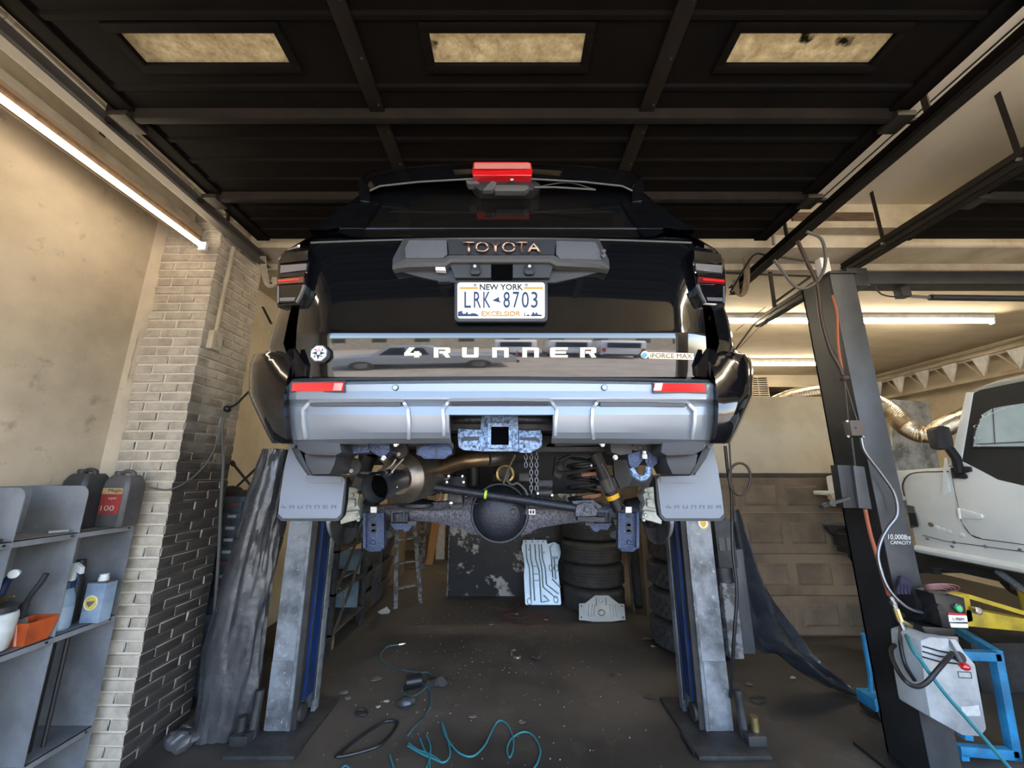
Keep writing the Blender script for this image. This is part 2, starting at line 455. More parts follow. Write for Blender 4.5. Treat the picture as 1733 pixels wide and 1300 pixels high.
struct(B().box(XL-.15, XR+.15, YF, YB+.15, -.12, 0), 'floor', M['concrete'])
struct(B().box(-30, 34, -45, YF, -.14, -.02), 'pavement', M['asphalt'])
struct(B().box(XL-.15, XL, YF, 2.6, 0, 4.0), 'wall_left', M['plaster'])
struct(B().box(XL-.15, XL, 3.1, YB, 0, 4.0), 'wall_left_rear', M['cream_wall'])
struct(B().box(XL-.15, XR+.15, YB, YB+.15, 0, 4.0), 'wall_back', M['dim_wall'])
struct(B().box(XR, XR+.15, YF, YB, 0, 4.0), 'wall_right', M['cream_wall'])
b = B().box(XL-.15, -2.25, YF-.2, YF, 0, 4.0); b.box(2.22, 2.95, YF-.2, YF, 0, 4.0); b.box(6.95, XR+.15, YF-.2, YF, 0, 4.0); b.box(XL-.15, XR+.15, YF-.2, YF, 3.28, 4.0)
struct(b, 'wall_front', M['cream_wall'])
struct(B().box(XL-.15, XR+.15, YF-.2, 3.0, 3.92, 4.0), 'ceiling', M['ceiling_front'])
struct(B().box(XL-.15, XR+.15, 3.16, YB+.15, 3.54, 3.64), 'ceiling_rear', M['cream_ceiling'])
struct(B().box(XL, XR, 2.9, 3.16, 3.50, 3.92), 'trim_1', M['beam_cream'])     # drop beam between the two ceilings
struct(B().box(2.4, 3.1, 2.886, 2.90, 3.74, 3.83), 'trim_2', M['wood_brown'])
struct(B().box(XL, XR, 2.80, 2.90, 3.62, 3.68).box(XL, XR, 3.16, 3.22, 3.44, 3.54), 'trim_3', M['beam_cream'])
# the seams and cable runs on the front ceiling
struct(B().box(2.62, 2.626, -.8, 2.86, 3.912, 3.92), 'trim_4', M['grime'])

# ------------------------------------------------------------------ brick pillar
PX, PY0, PY1 = -2.215, 2.6, 3.1
pil = base_empty('wall_pillar', (XL, PY0, 0)); pil['label'] = 'painted brick pillar, cream in front and dark with grime and painted shade on the bay side'
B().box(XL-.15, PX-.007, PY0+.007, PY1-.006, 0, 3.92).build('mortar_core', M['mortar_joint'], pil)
def brick_mesh(lx, ly, lz, seed):
    rr = random.Random(seed); bb = B().box(-lx/2, lx/2, -ly/2, ly/2, -lz/2, lz/2)
    me = bb.mesh('brick', V((0,0,0)), 40, .006)
    for v in me.vertices: v.co += V((rr.uniform(-1,1), rr.uniform(-1,1), rr.uniform(-1,1)))*.0022
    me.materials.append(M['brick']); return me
BM = {}
def brick(x0, x1, y0, y1, z0, z1):
    k = (round(x1-x0, 3), round(y1-y0, 3), round(z1-z0, 3), random.randrange(4))
    if k not in BM: BM[k] = brick_mesh(x1-x0, y1-y0, z1-z0, hash(k) % 999)
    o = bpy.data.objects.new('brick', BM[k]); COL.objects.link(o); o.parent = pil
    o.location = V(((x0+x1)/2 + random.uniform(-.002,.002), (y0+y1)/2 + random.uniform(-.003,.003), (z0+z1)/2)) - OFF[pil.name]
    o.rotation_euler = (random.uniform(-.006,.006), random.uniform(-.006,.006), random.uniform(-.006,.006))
CH, J = .0665, .0125
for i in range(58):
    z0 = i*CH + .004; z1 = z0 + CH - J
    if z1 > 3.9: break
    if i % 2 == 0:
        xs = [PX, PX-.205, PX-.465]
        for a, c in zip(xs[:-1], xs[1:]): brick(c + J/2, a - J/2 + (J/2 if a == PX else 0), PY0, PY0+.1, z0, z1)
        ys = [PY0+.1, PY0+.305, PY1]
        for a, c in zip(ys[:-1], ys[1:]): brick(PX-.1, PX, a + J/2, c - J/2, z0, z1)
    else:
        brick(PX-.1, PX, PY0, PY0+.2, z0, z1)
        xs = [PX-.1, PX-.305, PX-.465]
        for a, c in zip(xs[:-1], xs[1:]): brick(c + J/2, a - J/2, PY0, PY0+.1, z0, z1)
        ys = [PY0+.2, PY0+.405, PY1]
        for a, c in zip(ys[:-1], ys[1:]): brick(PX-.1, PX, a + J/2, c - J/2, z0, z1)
# broken plaster lip where the wall skin meets the bricks
G = []
for i in range(120):
    z = i*3.9/119
    wv = .05 + .03*noise.noise(V((0, 1.3, z*3))) + .018*noise.noise(V((3, 2, z*14)))
    G.append([(XL, 2.56, z), (XL+.03, 2.575+.01*noise.noise(V((7,0,z*20))), z), (XL+wv*.7, 2.58+.012*noise.noise(V((5,0,z*25))), z+.006), (XL+wv, 2.597, z), (XL+wv+.004, 2.606, z)])
tag(B().grid(G).build('trim_5', M['plaster'], sharp=50), kind='structure')

# ------------------------------------------------------------------ sectional doors parked under the ceiling
ZD = 3.50
def overhead_door(name, x0, x1, edges, stiles, wins, label):
    d = base_empty(name, ((x0+x1)/2, edges[-1], ZD)); d['label'] = label
    for a, c in zip(edges[:-1], edges[1:]):          # c nearer the opening
        y0, y1 = min(a, c), max(a, c)
        has = wins and y0 < wins[0][1] < y1
        b = B()
        if has:
            wy0, wy1 = wins[0][1], wins[0][2]
            b.box(x0, x1, y0+.004, wy0, ZD, ZD+.04); b.box(x0, x1, wy1, y1-.004, ZD, ZD+.04)
            xs = [x0] + [q for wn in wins for q in (wn[0]-wn[3], wn[0]+wn[3])] + [x1]
            for k in range(0, len(xs), 2): b.box(xs[k], xs[k+1], wy0, wy1, ZD, ZD+.04)
        else:
            b.box(x0, x1, y0+.004, y1-.004, ZD, ZD+.04)
        sec = b.build('door_section', M['door_steel'], d)
        n = 4
        for k in range(1, n):                          # pressed ribs
            y = y0 + (y1-y0)*k/n
            if has and wy0-.03 < y < wy1+.03: continue
            B().prism([(x0, y-.022, ZD+.002), (x0, y-.010, ZD-.010), (x0, y+.010, ZD-.010), (x0, y+.022, ZD+.002)], (x1-x0, 0, 0)).build('rib', M['door_steel'], sec)
        for sx in stiles:
            B().box(sx-.038, sx+.038, y0+.01, y1-.01, ZD-.022, ZD-.003).build('stile', M['door_rail'], sec, bev=.004)
            for yy in (y0+.08, (y0+y1)/2, y1-.08): B().cyl((sx+.02, yy, ZD-.027), (sx+.02, yy, ZD-.02), .006, 8).build('rivet', M['steel_dark'], sec)
        for sx in (x0+.05, x1-.05):
            B().box(sx-.05, sx+.05, y0+.005, y1-.005, ZD-.02, ZD-.001).build('end_stile', M['door_steel'], sec, bev=.004)
        if has:
            for wx, a0, a1, hw in wins:
                B().box(wx-hw, wx+hw, a0, a1, ZD+.018, ZD+.024).build('window_pane', M['dirty_pane'], sec)
                f = B()
                for (p, q) in (((wx-hw-.03, a0-.03), (wx+hw+.03, a0+.008)), ((wx-hw-.03, a1-.008), (wx+hw+.03, a1+.03)), ((wx-hw-.03, a0+.008), (wx-hw+.008, a1-.008)), ((wx+hw-.008, a0+.008), (wx+hw+.03, a1-.008))):
                    f.box(p[0], q[0], p[1], q[1], ZD-.014, ZD+.0)
                f.build('window_frame', M['door_steel'], sec, bev=.003)
    for y in edges[1:-1]:                                # reinforcing struts at the section joints
        b = B().prism([(x0, y-.045, ZD-.003), (x0, y-.032, ZD-.052), (x0, y-.014, ZD-.056), (x0, y+.004, ZD-.052), (x0, y+.016, ZD-.003)], (x1-x0, 0, 0))
        b.build('strut', M['door_rail'], d)
        for sx in (x0+.03, x1-.03):
            h = B().box(sx-.05, sx+.05, y-.06, y+.06, ZD-.062, ZD-.03).cyl((sx + (.04 if sx > 0 else -.04), y, ZD-.035), (sx + (.11 if sx > (x0+x1)/2 else -.11), y, ZD-.035), .016, 10)
            h.build('roller_hinge', M['track_steel'], d, bev=.004)
    return d
overhead_door('door_1', -2.06, 2.06, [2.78, 2.28, 1.67, 1.06, .45, -.16, -.62], (-.70, .70),
              [(-1.36, 1.262, 1.412, .345), (-.02, 1.262, 1.412, .345), (1.32, 1.262, 1.412, .345)], 'dark steel sectional door with dirty windows parked overhead above the black car')
overhead_door('door_2', 3.12, 6.9, [2.78, 2.28, 1.67, 1.06, .45, -.16, -.62], (4.4, 5.7), None, 'dark steel sectional door parked overhead above the white off-roader')

def track(x, y1, drop, label, hangers, lip, m_='track_steel'):
    t = thing('door_track', (x, y1, 3.40), label, 'track')
    G = []
    for y in (-.7, 0, 1.0, 2.0, y1):
        z = 3.46 - drop*(y+.7)/(y1+.7)
        G.append([(x-.03*lip, y, z-.036), (x+.03*lip, y, z-.036), (x+.03*lip, y, z+.036), (x-.03*lip, y, z+.036)])
    g = B(); g.shell([[V(r[k]) for k in (0, 1, 2, 3)] for r in G], (.002*lip, 0, 0)); g.build('rail', M[m_], t)
    B().bar((x+.045*lip, -.7, 3.475), (x+.045*lip, y1, 3.475-drop), .03, .006).bar((x+.045*lip, -.7, 3.475), (x+.045*lip, y1, 3.475-drop), .005, .09).build('angle_iron', M[m_], t)
    for hy in hangers:
        top = 3.92 if hy < 2.9 else 3.54
        B().box(x+.05*lip, x+.055*lip+.004, hy-.016, hy+.016, 3.40, top).build('hanger_strap', M['track_steel'], t)
        B().cyl((x+.04*lip, hy, 3.44), (x+.07*lip, hy, 3.44), .01, 8).build('bolt', M['bolt'], t)
    return t
track(-2.135, 3.05, .03, 'horizontal door track fixed beside the brick pillar', (0.2, 1.7, 2.6), -1, 'grey_pipe')
track(2.135, 3.45, .09, 'horizontal door track with angle iron above the right tail lamp', (0.3, 1.65, 2.72), 1)
track(3.03, 4.45, .03, 'long horizontal door track that ends in a bolt hole near the ceiling lamp', (0.4, 1.9, 2.75), -1)
t = thing('conduit_pipe', (-2.24, -.7, 3.60), 'thin grey conduit pipe running beside the overhead door edge', 'pipe')
B().tube([(-2.245, -.7, 3.66), (-2.245, 2.0, 3.60), (-2.235, 2.59, 3.58)], .018, 10).build('pipe', M['grey_pipe'], t)
for y in (0.3, 1.3, 2.3): B().lathe((-2.245, y-.012, 3.66-.022*(y+.7)), (0,1,0), [(.026,0),(.026,.024)], 10).build('clip', M['bolt'], t)
tag(B().tube([(2.03+.16, 2.85, 3.72), (2.18, 2.86, 3.5)], .012, 8).build('hanger_rod', M['grey_pipe']), 'short steel rod hanging from the drop beam beside the door track', 'rod')
# curved steel hooks (track ends) either side
def hook(pts, name, label, m):
    o = B()
    P = spl(pts, 6); up = V((0, 1, 0))
    for a, c in zip(P[:-1], P[1:]): o.bar(a, c + (c-a)*.15, .05, .008, up=(0,1,0) if abs((c-a).normalized().y) < .8 else (0,0,1))
    tag(o.build(name, m), label, 'bracket')
hook([at(444, 420, 2.98), at(446, 452, 2.98), at(452, 478, 2.98), at(461, 482, 2.98), at(466, 470, 2.98)], 'curved_bracket', 'pale curved steel bracket beside the left tail lamp', M['beam_cream'])
hook([at(1263, 438, 3.0), at(1264, 470, 3.0), at(1260, 492, 3.0), at(1252, 498, 3.0), at(1246, 488, 3.0), at(1245, 474, 3.0)], 'curved_bracket', 'rusty curved steel bracket beside the right tail lamp', M['wood_tan'])

# ------------------------------------------------------------------ timber ledger and strip lamp on the left
tag(B().box(-2.46, -2.33, -.8, 2.56, 3.36, 3.45).box(-2.46, -2.40, -.8, 2.56, 3.45, 3.62).build('ledger_beam', M['beam_cream'], bev=.005), 'cream painted ledger beam running above the wall lamp', 'beam')
tag(B().box(-2.328, -2.312, -.8, 2.53, 3.36, 3.385).build('wood_batten', M['batten_tan']), 'thin tan wood batten along the ledger beam edge', 'batten')
def strip_lamp(p0, p1, wide, label, dark=None, group=None, lit='tube_lit'):
    p0, p1 = V(p0), V(p1); d = (p1-p0).normalized()
    t = thing('strip_lamp', (p0+p1)/2, label, 'lamp', group)
    up = V((0,0,1))
    sh_ = V((-.05,0,-.005)) if dark else V((0,0,0))
    B().bar(p0+up*.055+sh_, p1+up*.055+sh_, wide, .05).build('housing', M[dark] if dark else M['white'], t, bev=.004)
    B().tube([p0, p1], .017, 12).build('lamp_tube', M[lit], t)
    for q, s in ((p0, -1), (p1, 1)):
        B().bar(q - d*.0*s, q + d*.02*s, .05, .06).build('end_cap', M['white'], t)
    return t
strip_lamp((-2.255, 0.05, 3.26), (-2.255, 2.50, 3.26), .06, 'long lit strip lamp on the left wall beside the brick pillar', 'wood_brown')
strip_lamp((2.35, 4.44, 3.46), (5.9, 4.44, 3.46), .10, 'lit strip lamp across the ceiling behind the black lift post', None, lit='tube_rear')
strip_lamp((2.45, 6.35, 3.46), (5.35, 6.35, 3.46), .10, 'lit strip lamp farther back, above the cream partition', None, lit='tube_rear')
strip_lamp((-1.5, 4.6, 3.46), (1.2, 4.6, 3.46), .10, 'added fill lamp on the ceiling above the hood of the black car', None, lit='tube_rear')  # added to light the rear bay, hidden behind the car
strip_lamp((-1.5, 7.3, 3.46), (1.2, 7.3, 3.46), .10, 'added fill lamp on the ceiling of the back passage', None, lit='tube_rear')  # second added lamp for the rear bay, unseen from the camera
strip_lamp((-1.7, 1.30, 3.84), (1.7, 1.30, 3.84), .12, 'added fill lamp above the windows of the overhead door', None, lit='fill_door')  # added unseen above the door so that its panes glow
strip_lamp((2.62, -.75, 3.66), (2.62, .95, 3.66), .03, 'added fill lamp on the front ceiling between the two door tracks', None, lit='fill_front')  # added out of frame to brighten the front ceiling
B().cyl((2.62, .1, 3.74), (2.62, .1, 3.92), .01, 8).build('hanger_rod', M['white'], bpy.data.objects['strip_lamp.006'])
strip_lamp((3.0, 0.9, 3.84), (6.2, 0.9, 3.84), .12, 'lit strip lamp above the overhead door of the far bay', None, lit='tube_rear')

# ------------------------------------------------------------------ partition of old door panels on the right
PT = 4.45
part = base_empty('wall_partition', (3.2, PT, 0)); part['label'] = 'partition of brown raised door panels with a cream board above'
B().box(2.05, 4.15, PT+.03, PT+.07, 1.64, 2.53).build('upper_board', M['cream_wall'], part)
B().box(2.05, 4.15, PT-.01, PT+.03, 1.59, 1.645).build('capping_rail', M['wood_grey'], part)
zs = [0.02, .39, .80, 1.22, 1.59]
for k, (z0, z1) in enumerate(zip(zs[:-1], zs[1:])):
    sec = B().box(2.05, 4.15, PT, PT+.04, z0+.003, z1-.003).build('door_section', M['panel_brown'], part)
    x = 2.08
    while x < 3.75:
        zc = (z0+z1)/2
        B().grid([[(x+.03, PT-.001, zc-.11), (x+.40, PT-.001, zc-.11), (x+.40, PT-.001, zc+.11), (x+.03, PT-.001, zc+.11)],
                  [(x+.05, PT-.014, zc-.085), (x+.38, PT-.014, zc-.085), (x+.38, PT-.014, zc+.085), (x+.05, PT-.014, zc+.085)],
                  [(x+.06, PT-.012, zc-.08), (x+.37, PT-.012, zc-.08), (x+.37, PT-.012, zc+.08), (x+.06, PT-.012, zc+.08)]], cu=True).poly(
                 [(x+.06, PT-.012, zc-.08), (x+.37, PT-.012, zc-.08), (x+.37, PT-.012, zc+.08), (x+.06, PT-.012, zc+.08)]).build('raised_panel', M['panel_brown'], sec, sharp=15)
        x += .465
hole = [at(1392, 888, PT-.02), at(1440, 890, PT-.02), at(1440, 915, PT-.02), at(1425, 912, PT-.02), at(1410, 908, PT-.02)]
B().prism(hole, (0, .006, 0)).build('broken_gap', M['grime'], part)
tag(B().tube(spl([at(1398, 892, PT-.05), at(1410, 905, PT-.06), at(1425, 895, PT-.05), at(1438, 905, PT-.06), at(1436, 935, PT-.07), at(1443, 950, PT-.06)], 5), .012, 6).tube(spl([at(1440, 890, PT-.05), at(1436, 915, PT-.06), at(1441, 945, PT-.05)], 5), .016, 6).build('cable_bundle', M['black_hose']), 'black cable bundle hanging out of the broken door panel', 'cable')

# wall with vent and opening behind the partition
struct(B().box(2.2, 3.05, 7.4, 7.5, 2.0, 3.54).box(3.05, 6.9, 7.4, 7.5, 3.30, 3.54).box(3.05, 6.9, 7.4, 7.5, 0, 2.5), 'wall_rear_right', M['cream_wall'])
t = thing('wall_vent', at(1283, 655, 7.35), 'brown louvred vent high on the rear wall', 'vent')
a, c = at(1262, 638, 7.38), at(1302, 672, 7.38)
B().box(a.x, c.x, 7.36, 7.4, c.z, a.z).build('frame', M['beam_cream'], t)
for k in range(9):
    z = c.z + (a.z-c.z)*(k+.6)/9.5
    for (q, r) in ((.06, .48), (.52, .94)):
        B().obox((a.x+(c.x-a.x)*(q+r)/2, 7.345, z), ((c.x-a.x)*(r-q)/2, 0, 0), (0, .012, -.008), (0, .001, .003)).build('slat', M['louver'], t)
# right wall: open web joist
t = thing('roof_joist', (7.0, 4, 3.0), 'white steel open web joist above the white off-roader', 'joist')
for z, m_ in ((3.01, 'beam_cream'), (3.36, 'beam_cream')):
    B().box(6.94, 7.06, 3.0, 8.6, z-.02, z+.02).box(6.99, 7.01, 3.0, 8.6, z, z+.05 if z < 3.2 else z-.05).build('chord', M[m_], t)
y = 3.3
while y < 8.3:
    B().prism([(6.985, y, 3.34), (6.985, y+.22, 3.34), (6.985, y+.12, 3.03)], (.03, 0, 0)).build('web_plate', M['white'], t, bev=.004)
    B().tube([(7.0, y+.12, 3.03), (7.0, y+.34, 3.33)], .014, 6).build('web_rod', M['beam_cream'], t)
    y += .42
for z, wd_ in ((3.43, 'lower'), (3.47, 'upper')):
    tag(B().tube([(7.1, 3.0, z), (7.1, 8.8, z)], .018, 8).build('wall_conduit', M['beam_cream']), wd_ + ' of two long cream conduits along the ceiling edge above the joist', 'pipe')
# grey board behind the off-roader's hood
tag(B().prism([at(1508, 676, 5.5), at(1572, 680, 5.5), at(1592, 802, 5.5), at(1512, 802, 5.5)], (0, .03, 0)).build('wall_board', M['steel_galv']), 'pale grey board standing behind the foil duct', 'board')
# foil duct
def duct(pts, r, label):
    P = spl(pts, 26); rr = [r*(1.0 if i % 2 else .90) for i in range(len(P))]
    tag(B().tube(P, rr, 18).build('foil_duct', M['foil'], sharp=60), label, 'duct')
duct([at(1300, 690, 4.75), at(1345, 672, 4.72), at(1400, 664, 4.7), at(1455, 672, 4.72), at(1500, 692, 4.72), at(1532, 722, 4.66), at(1570, 736, 4.45), at(1605, 720, 4.45), at(1660, 695, 4.5), at(1730, 680, 4.6)], .105, 'crinkled silver foil duct looping over the partition behind the lift post')
# ================================================================== THE BLACK CAR ON THE LIFT
CX0 = 848.0
def c(hp, py, D): return at(CX0 + hp, py, D)
def cx(D): return at(CX0, 650, D).x
car = thing('suv', (cx(3.2), 3.2, 1.45), 'glossy black station wagon raised on the two post lift with its wheels off', 'car')
def lerp(a, b_, t): return a + (b_ - a)*t
def interp(tab, q):
    if q <= tab[0][0]: return tab[0][1]
    for (a, x), (b_, y) in zip(tab[:-1], tab[1:]):
        if q <= b_: return lerp(x, y, (q-a)/(b_-a))
    return tab[-1][1]
def flip(pts): return [(2*CX0 - x, y) for x, y in pts]
def patch(pts, D, thick, name, m, parent, bev=0.0, sharp=35):
    P = [at(x, y, D(x, y) if callable(D) else D) for x, y in pts]
    return B().prism(P, (0, thick, 0)).build(name, M[m], parent, bev=bev, sharp=sharp)

# ---- body shell: stations along the length
OUT = [(405,742),(421,700),(424,650),(421,618),(401,592),(391,545),(381,515),(376,470),(374,432),(342,414),(312,405)]
def sect(D, wsc, zb):
    P = []
    for hp, py in OUT:
        p = c(hp*(.93 if py > 600 and D < 1.6 else 1), py, 1.45); q = V(((p.x - cx(1.45))*wsc, D, max(p.z, zb)))
        P.append(q)
    L = [V((-p.x, p.y, p.z)) for p in P]
    for p in P + L: p.x += cx(D)
    return L + P[::-1]
st = [(1.372,.875,0),(1.405,.945,0),(1.445,.985,0),(1.48,1.0,0),(1.62,1.0,0),(1.70,1.0,1.86),(1.78,1.0,1.98),(1.90,1.0,2.06),(2.08,1.0,2.09),(2.26,1.0,2.06),(2.40,1.0,1.98),(2.50,1.0,1.86),(2.58,.98,0),
      (3.2,.97,0),(4.4,.97,0),(4.48,.98,1.9),(4.6,1.0,2.0),(4.8,1.0,2.06),(5.0,1.0,2.0),(5.12,1.0,1.9),(5.2,.98,0),(5.75,.95,0),(5.95,.86,0)]
b = B(); b.grid([sect(*s) for s in st]); b.poly(sect(*st[-1])); b.build('body_shell', M['paint_black'], car, sharp=30)
# ---- cabin above the belt line
CAB = [(316,405),(300,392),(262,352),(240,322),(228,302),(205,290),(110,284),(0,282)]
def csect(D, k, wsc=1.0):
    P = []
    zb = c(0, 405, 1.45).z
    for hp, py in CAB:
        p = c(hp, py, 1.47)
        P.append(V(((p.x - cx(1.47))*wsc, D + (p.z - zb)*k, p.z)))
    L = [V((-p.x, p.y, p.z)) for p in P[:-1]]
    for p in P + L: p.x += cx(D)
    return L + P[::-1]
b = B(); b.grid([csect(1.40, .30), csect(1.46, .30), csect(2.4, .02), csect(3.4, 0), csect(3.9, -.5, .98)]); b.poly(csect(1.40, .30)); b.poly(csect(3.9, -.5, .98))
b.build('cabin', M['paint_black'], car, sharp=30)
b = B(); b.box(cx(5)-.80, cx(5)+.80, 3.9, 5.9, 2.30, 2.52); b.build('hood', M['paint_black'], car, bev=.06)

# ---- tailgate
def Dlow(py):
    t = max(0., min(1., (py-565.)/73.))
    return 1.310 + .153*(math.tan(R(8))*t + (math.tan(R(17))-math.tan(R(8)))*t*t/2)
TG = [(404,1.345,322),(412,1.338,326),(440,1.330,331),(478,1.322,336),(520,1.318,341),(550,1.314,345),(562,1.311,346),(565,1.310,346)] + [(565+73*k/8., None, 346+k*.5) for k in range(1, 9)]
G = []
for py, D, hw in TG:
    row = []
    for k in range(-12, 13):
        s = k/12.; d = (D if D else Dlow(py)) + .028*s*s + (.02 if abs(k) == 12 else 0)
        row.append(c(hw*s, py, d))
    G.append(row)
tg = B().shell(G, (0, .05, 0)).build('tailgate', M['paint_black'], car, sharp=25)
def Dtg(px, py):
    s = (px-CX0)/346.
    return (interp([(404,1.345),(412,1.338),(440,1.330),(478,1.322),(520,1.318),(565,1.310)], py) if py < 565 else Dlow(py)) + .028*s*s
# belt trim line
B().tube([c(hp, 404 + 7*(hp/322.)**2, 1.335 + .03*(hp/322.)**2) for hp in range(-322, 323, 23)], .004, 6).build('belt_trim', M['plastic_grey'], car)
for s in (1, -1):   # vertical facets at the tailgate edge beside the rear fascia
    q = [(497,588),(505,600),(516,618),(514,636),(499,638)]
    if s < 0: q = flip(q)
    patch(q, lambda x, y: Dtg(x, y) - .012, .02, 'edge_facet', 'gloss_black', tg)

# ---- rear glass, pillars, spoiler
gl = [(-200,338),(-196,334),(-150,330),(0,328),(150,330),(196,334),(200,338)]
def Dg(py): return interp([(328,1.475),(404,1.372)], py)
G = []
for py, hw in ((330,196),(345,204),(360,213),(378,223),(392,231),(402,236)):
    G.append([c(hw*k/8., py + 3*(k/8.)**2*(1 if py < 350 else -.3), Dg(py) - .012 + .02*(k/8.)**2) for k in range(-8, 9)])
win = B().shell(G, (0, .008, 0)).build('rear_window', M['glass_tint'], car)
for s in (1, -1):
    B().tube([c(s*hw, py, Dg(py)+.006) for py, hw in ((331,198),(345,206),(360,215),(378,225),(392,233),(403,239))], .0045, 6).build('window_seal', M['plastic_dark'], win)
    q = [(640,330),(622,334),(572,392),(590,400),(608,402),(625,372),(648,338)]
    if s < 0: q = flip(q)
    patch(q, lambda x, y: Dg(y) - .010, .02, 'pillar_trim', 'gloss_black', car)
sp = [(-238,316),(-236,300),(-222,290),(-150,281),(-60,276),(60,276),(150,281),(222,290),(236,300),(238,316)]
lo = [(-230,334),(-222,324),(-205,316),(-140,309),(-52,304),(52,304),(140,309),(205,316),(222,324),(230,334)]
G = [[c(h, y+4, 1.60) for h, y in sp], [c(h, y, 1.44 + .05*(h/238.)**2) for h, y in sp], [c(lerp(h, h2, .5), lerp(y, y2, .5), 1.412 + .05*(h/238.)**2) for (h, y), (h2, y2) in zip(sp, lo)],
     [c(h, y, 1.398 + .05*(h/238.)**2) for h, y in lo], [c(h, y+3, 1.50) for h, y in lo]]
spo = B().grid(G, cv=True).build('spoiler', M['gloss_black'], car, sharp=30)
B().tube([c(h, y-1, 1.384 + .05*(h/238.)**2) for h, y in lo[1:-1]], .004, 6).build('spoiler_lip', M['plastic_grey'], spo)
for s in (1, -1):
    patch([(CX0+s*238, 300), (CX0+s*243, 318), (CX0+s*240, 340), (CX0+s*222, 342), (CX0+s*222, 318)], 1.43, .12, 'spoiler_fin', 'gloss_black', spo, bev=.004)
q = [c(-48, 297, 1.362), c(-49, 288, 1.356), c(-47, 276, 1.372), c(-44, 274, 1.375), c(46, 274, 1.375), c(51, 277, 1.372), c(53, 288, 1.356), c(52, 297, 1.362)]
br = B().prism(q, (0, .06, 0)).build('brake_light', M['red_lens'], car, bev=.002)
B().prism([c(-46, 285, 1.354), c(-45, 276, 1.363), c(49, 276, 1.363), c(50, 285, 1.354)], (0, .003, 0)).build('lens_face', mat('lens_pale', (.62,.22,.20), .2, coat=1.0), br)
# wiper
wp = patch([(795,305),(905,305),(915,312),(900,322),(812,322),(800,312)], 1.40, .06, 'wiper_housing', 'plastic_black', car, bev=.003)
patch([(833,313),(892,313),(896,318),(888,323),(838,323)], 1.385, .03, 'wiper_arm', 'plastic_grey', wp, bev=.002)
patch([(788,305),(808,306),(812,311),(792,312)], 1.39, .03, 'wiper_bracket', 'plastic_grey', wp)
patch([(817,322),(832,306),(840,308),(838,318),(832,322)], 1.38, .02, 'wiper_link', 'plastic_grey', wp)
B().lathe(c(18, 308, 1.40), (0,-1,0), [(.008,0),(.011,.008),(.009,.018),(.004,.022)], 12).build('washer_jet', M['chain'], wp)
B().tube([at(905,317,1.40), at(940,317,1.405), at(1008,321,1.425)], .004, 6).build('wiper_blade', M['plastic_grey'], wp)
B().tube(spl([at(912,316,1.40), at(960,309,1.41), at(1004,320,1.425)], 5), .003, 6).build('wiper_spring', M['plastic_black'], wp)

# ---- tail lamps
def lamp_side(s):
    fx = (lambda P: flip(P)) if s > 0 else (lambda P: P)
    def D(x, y):
        x = x if x < CX0 else 2*CX0 - x
        return 1.325 + max(0, 523-x)/55.*.055
    h = patch(fx([(482,424),(505,419),(523,418),(525,442),(519,478),(517,494),(506,516),(469,519),(467,490),(470,440)]), D, .10, 'tail_lamp', 'gloss_black', car, bev=.004)
    bits = [([(476,430),(521,424),(521,440),(473,446)], 'gloss_black', 'lens_bar', .012),
            ([(475,449),(519,446),(517,457),(474,462)], 'clear_lens', 'clear_lens', .010),
            ([(472,464),(516,460),(515,467),(471,470)], 'gloss_black', 'lens_bar', .012),
            ([(470,472),(514,468),(513,478),(469,481)], 'red_dark', 'red_lens', .012),
            ([(470,474),(506,471),(505,474),(470,477)], 'red_lens', 'red_strip', .014),
            ([(469,484),(513,481),(511,491),(503,511),(470,513)], 'gloss_black', 'lower_lens', .010),
            ([(469,484),(472,484),(472,512),(469,513)], 'clear_lens', 'lens_edge', .013),
            ([(512,482),(516,482),(507,504),(502,512),(500,511),(508,495)], 'clear_lens', 'lens_edge', .014),
            ([(473,504),(500,503),(498,509),(473,510)], 'clear_lens', 'clear_lens', .011)]
    for P, m_, n_, o_ in bits:
        patch(fx(P), lambda x, y: D(x, y) - o_, .012, n_, m_, h)
lamp_side(-1); lamp_side(1)

# ---- garnish with maker's lettering
gn = patch([(682,404),(1014,404),(1031,440),(1032,455),(985,468),(940,478),(756,478),(716,470),(664,456),(664,438)], lambda x, y: 1.312 + .02*((x-CX0)/180)**2, .04, 'garnish', 'plastic_dark', car, bev=.003)
patch([(757,405),(941,405),(938,431),(760,431)], 1.292, .03, 'name_panel', 'plastic_black', gn)
for q in ([(692,406),(756,406),(757,430),(750,437),(686,437),(685,420)], [(941,407),(1008,409),(1016,425),(1018,440),(948,438),(941,430)]):
    patch(q, lambda x, y: 1.288 + .02*((x-CX0)/180)**2, .035, 'grain_pad', 'grain_pad', gn, bev=.004)
G1 = [(664,449),(686,438),(751,438),(760,432),(937,432),(947,438),(1018,441),(1032,453)]
G2 = [(664,456),(690,452),(752,451),(764,444),(930,444),(942,450),(1010,453),(1031,457)]
B().shell([[at(x, y, 1.286 + .02*((x-CX0)/180)**2) for x, y in G1], [at((x+x2)/2, (y+y2)/2, 1.272 + .02*((x-CX0)/180)**2) for (x, y), (x2, y2) in zip(G1, G2)], [at(x, y, 1.282 + .02*((x-CX0)/180)**2) for x, y in G2]], (0, .03, 0)).build('lower_bar', M['plastic_grey'], gn, sharp=30)
lettering('TOYOTA', at(784,428,1.284), at(915,428,1.284), at(784,409,1.284), .006, 'lettering', M['bronze'], gn, bold=.018)
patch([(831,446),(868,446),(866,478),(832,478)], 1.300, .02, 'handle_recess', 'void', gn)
patch([(761,446),(831,446),(831,470),(770,470)], 1.300, .02, 'under_panel', 'plastic_dark', gn); patch([(868,446),(937,446),(930,470),(868,470)], 1.300, .02, 'under_panel', 'plastic_dark', gn)
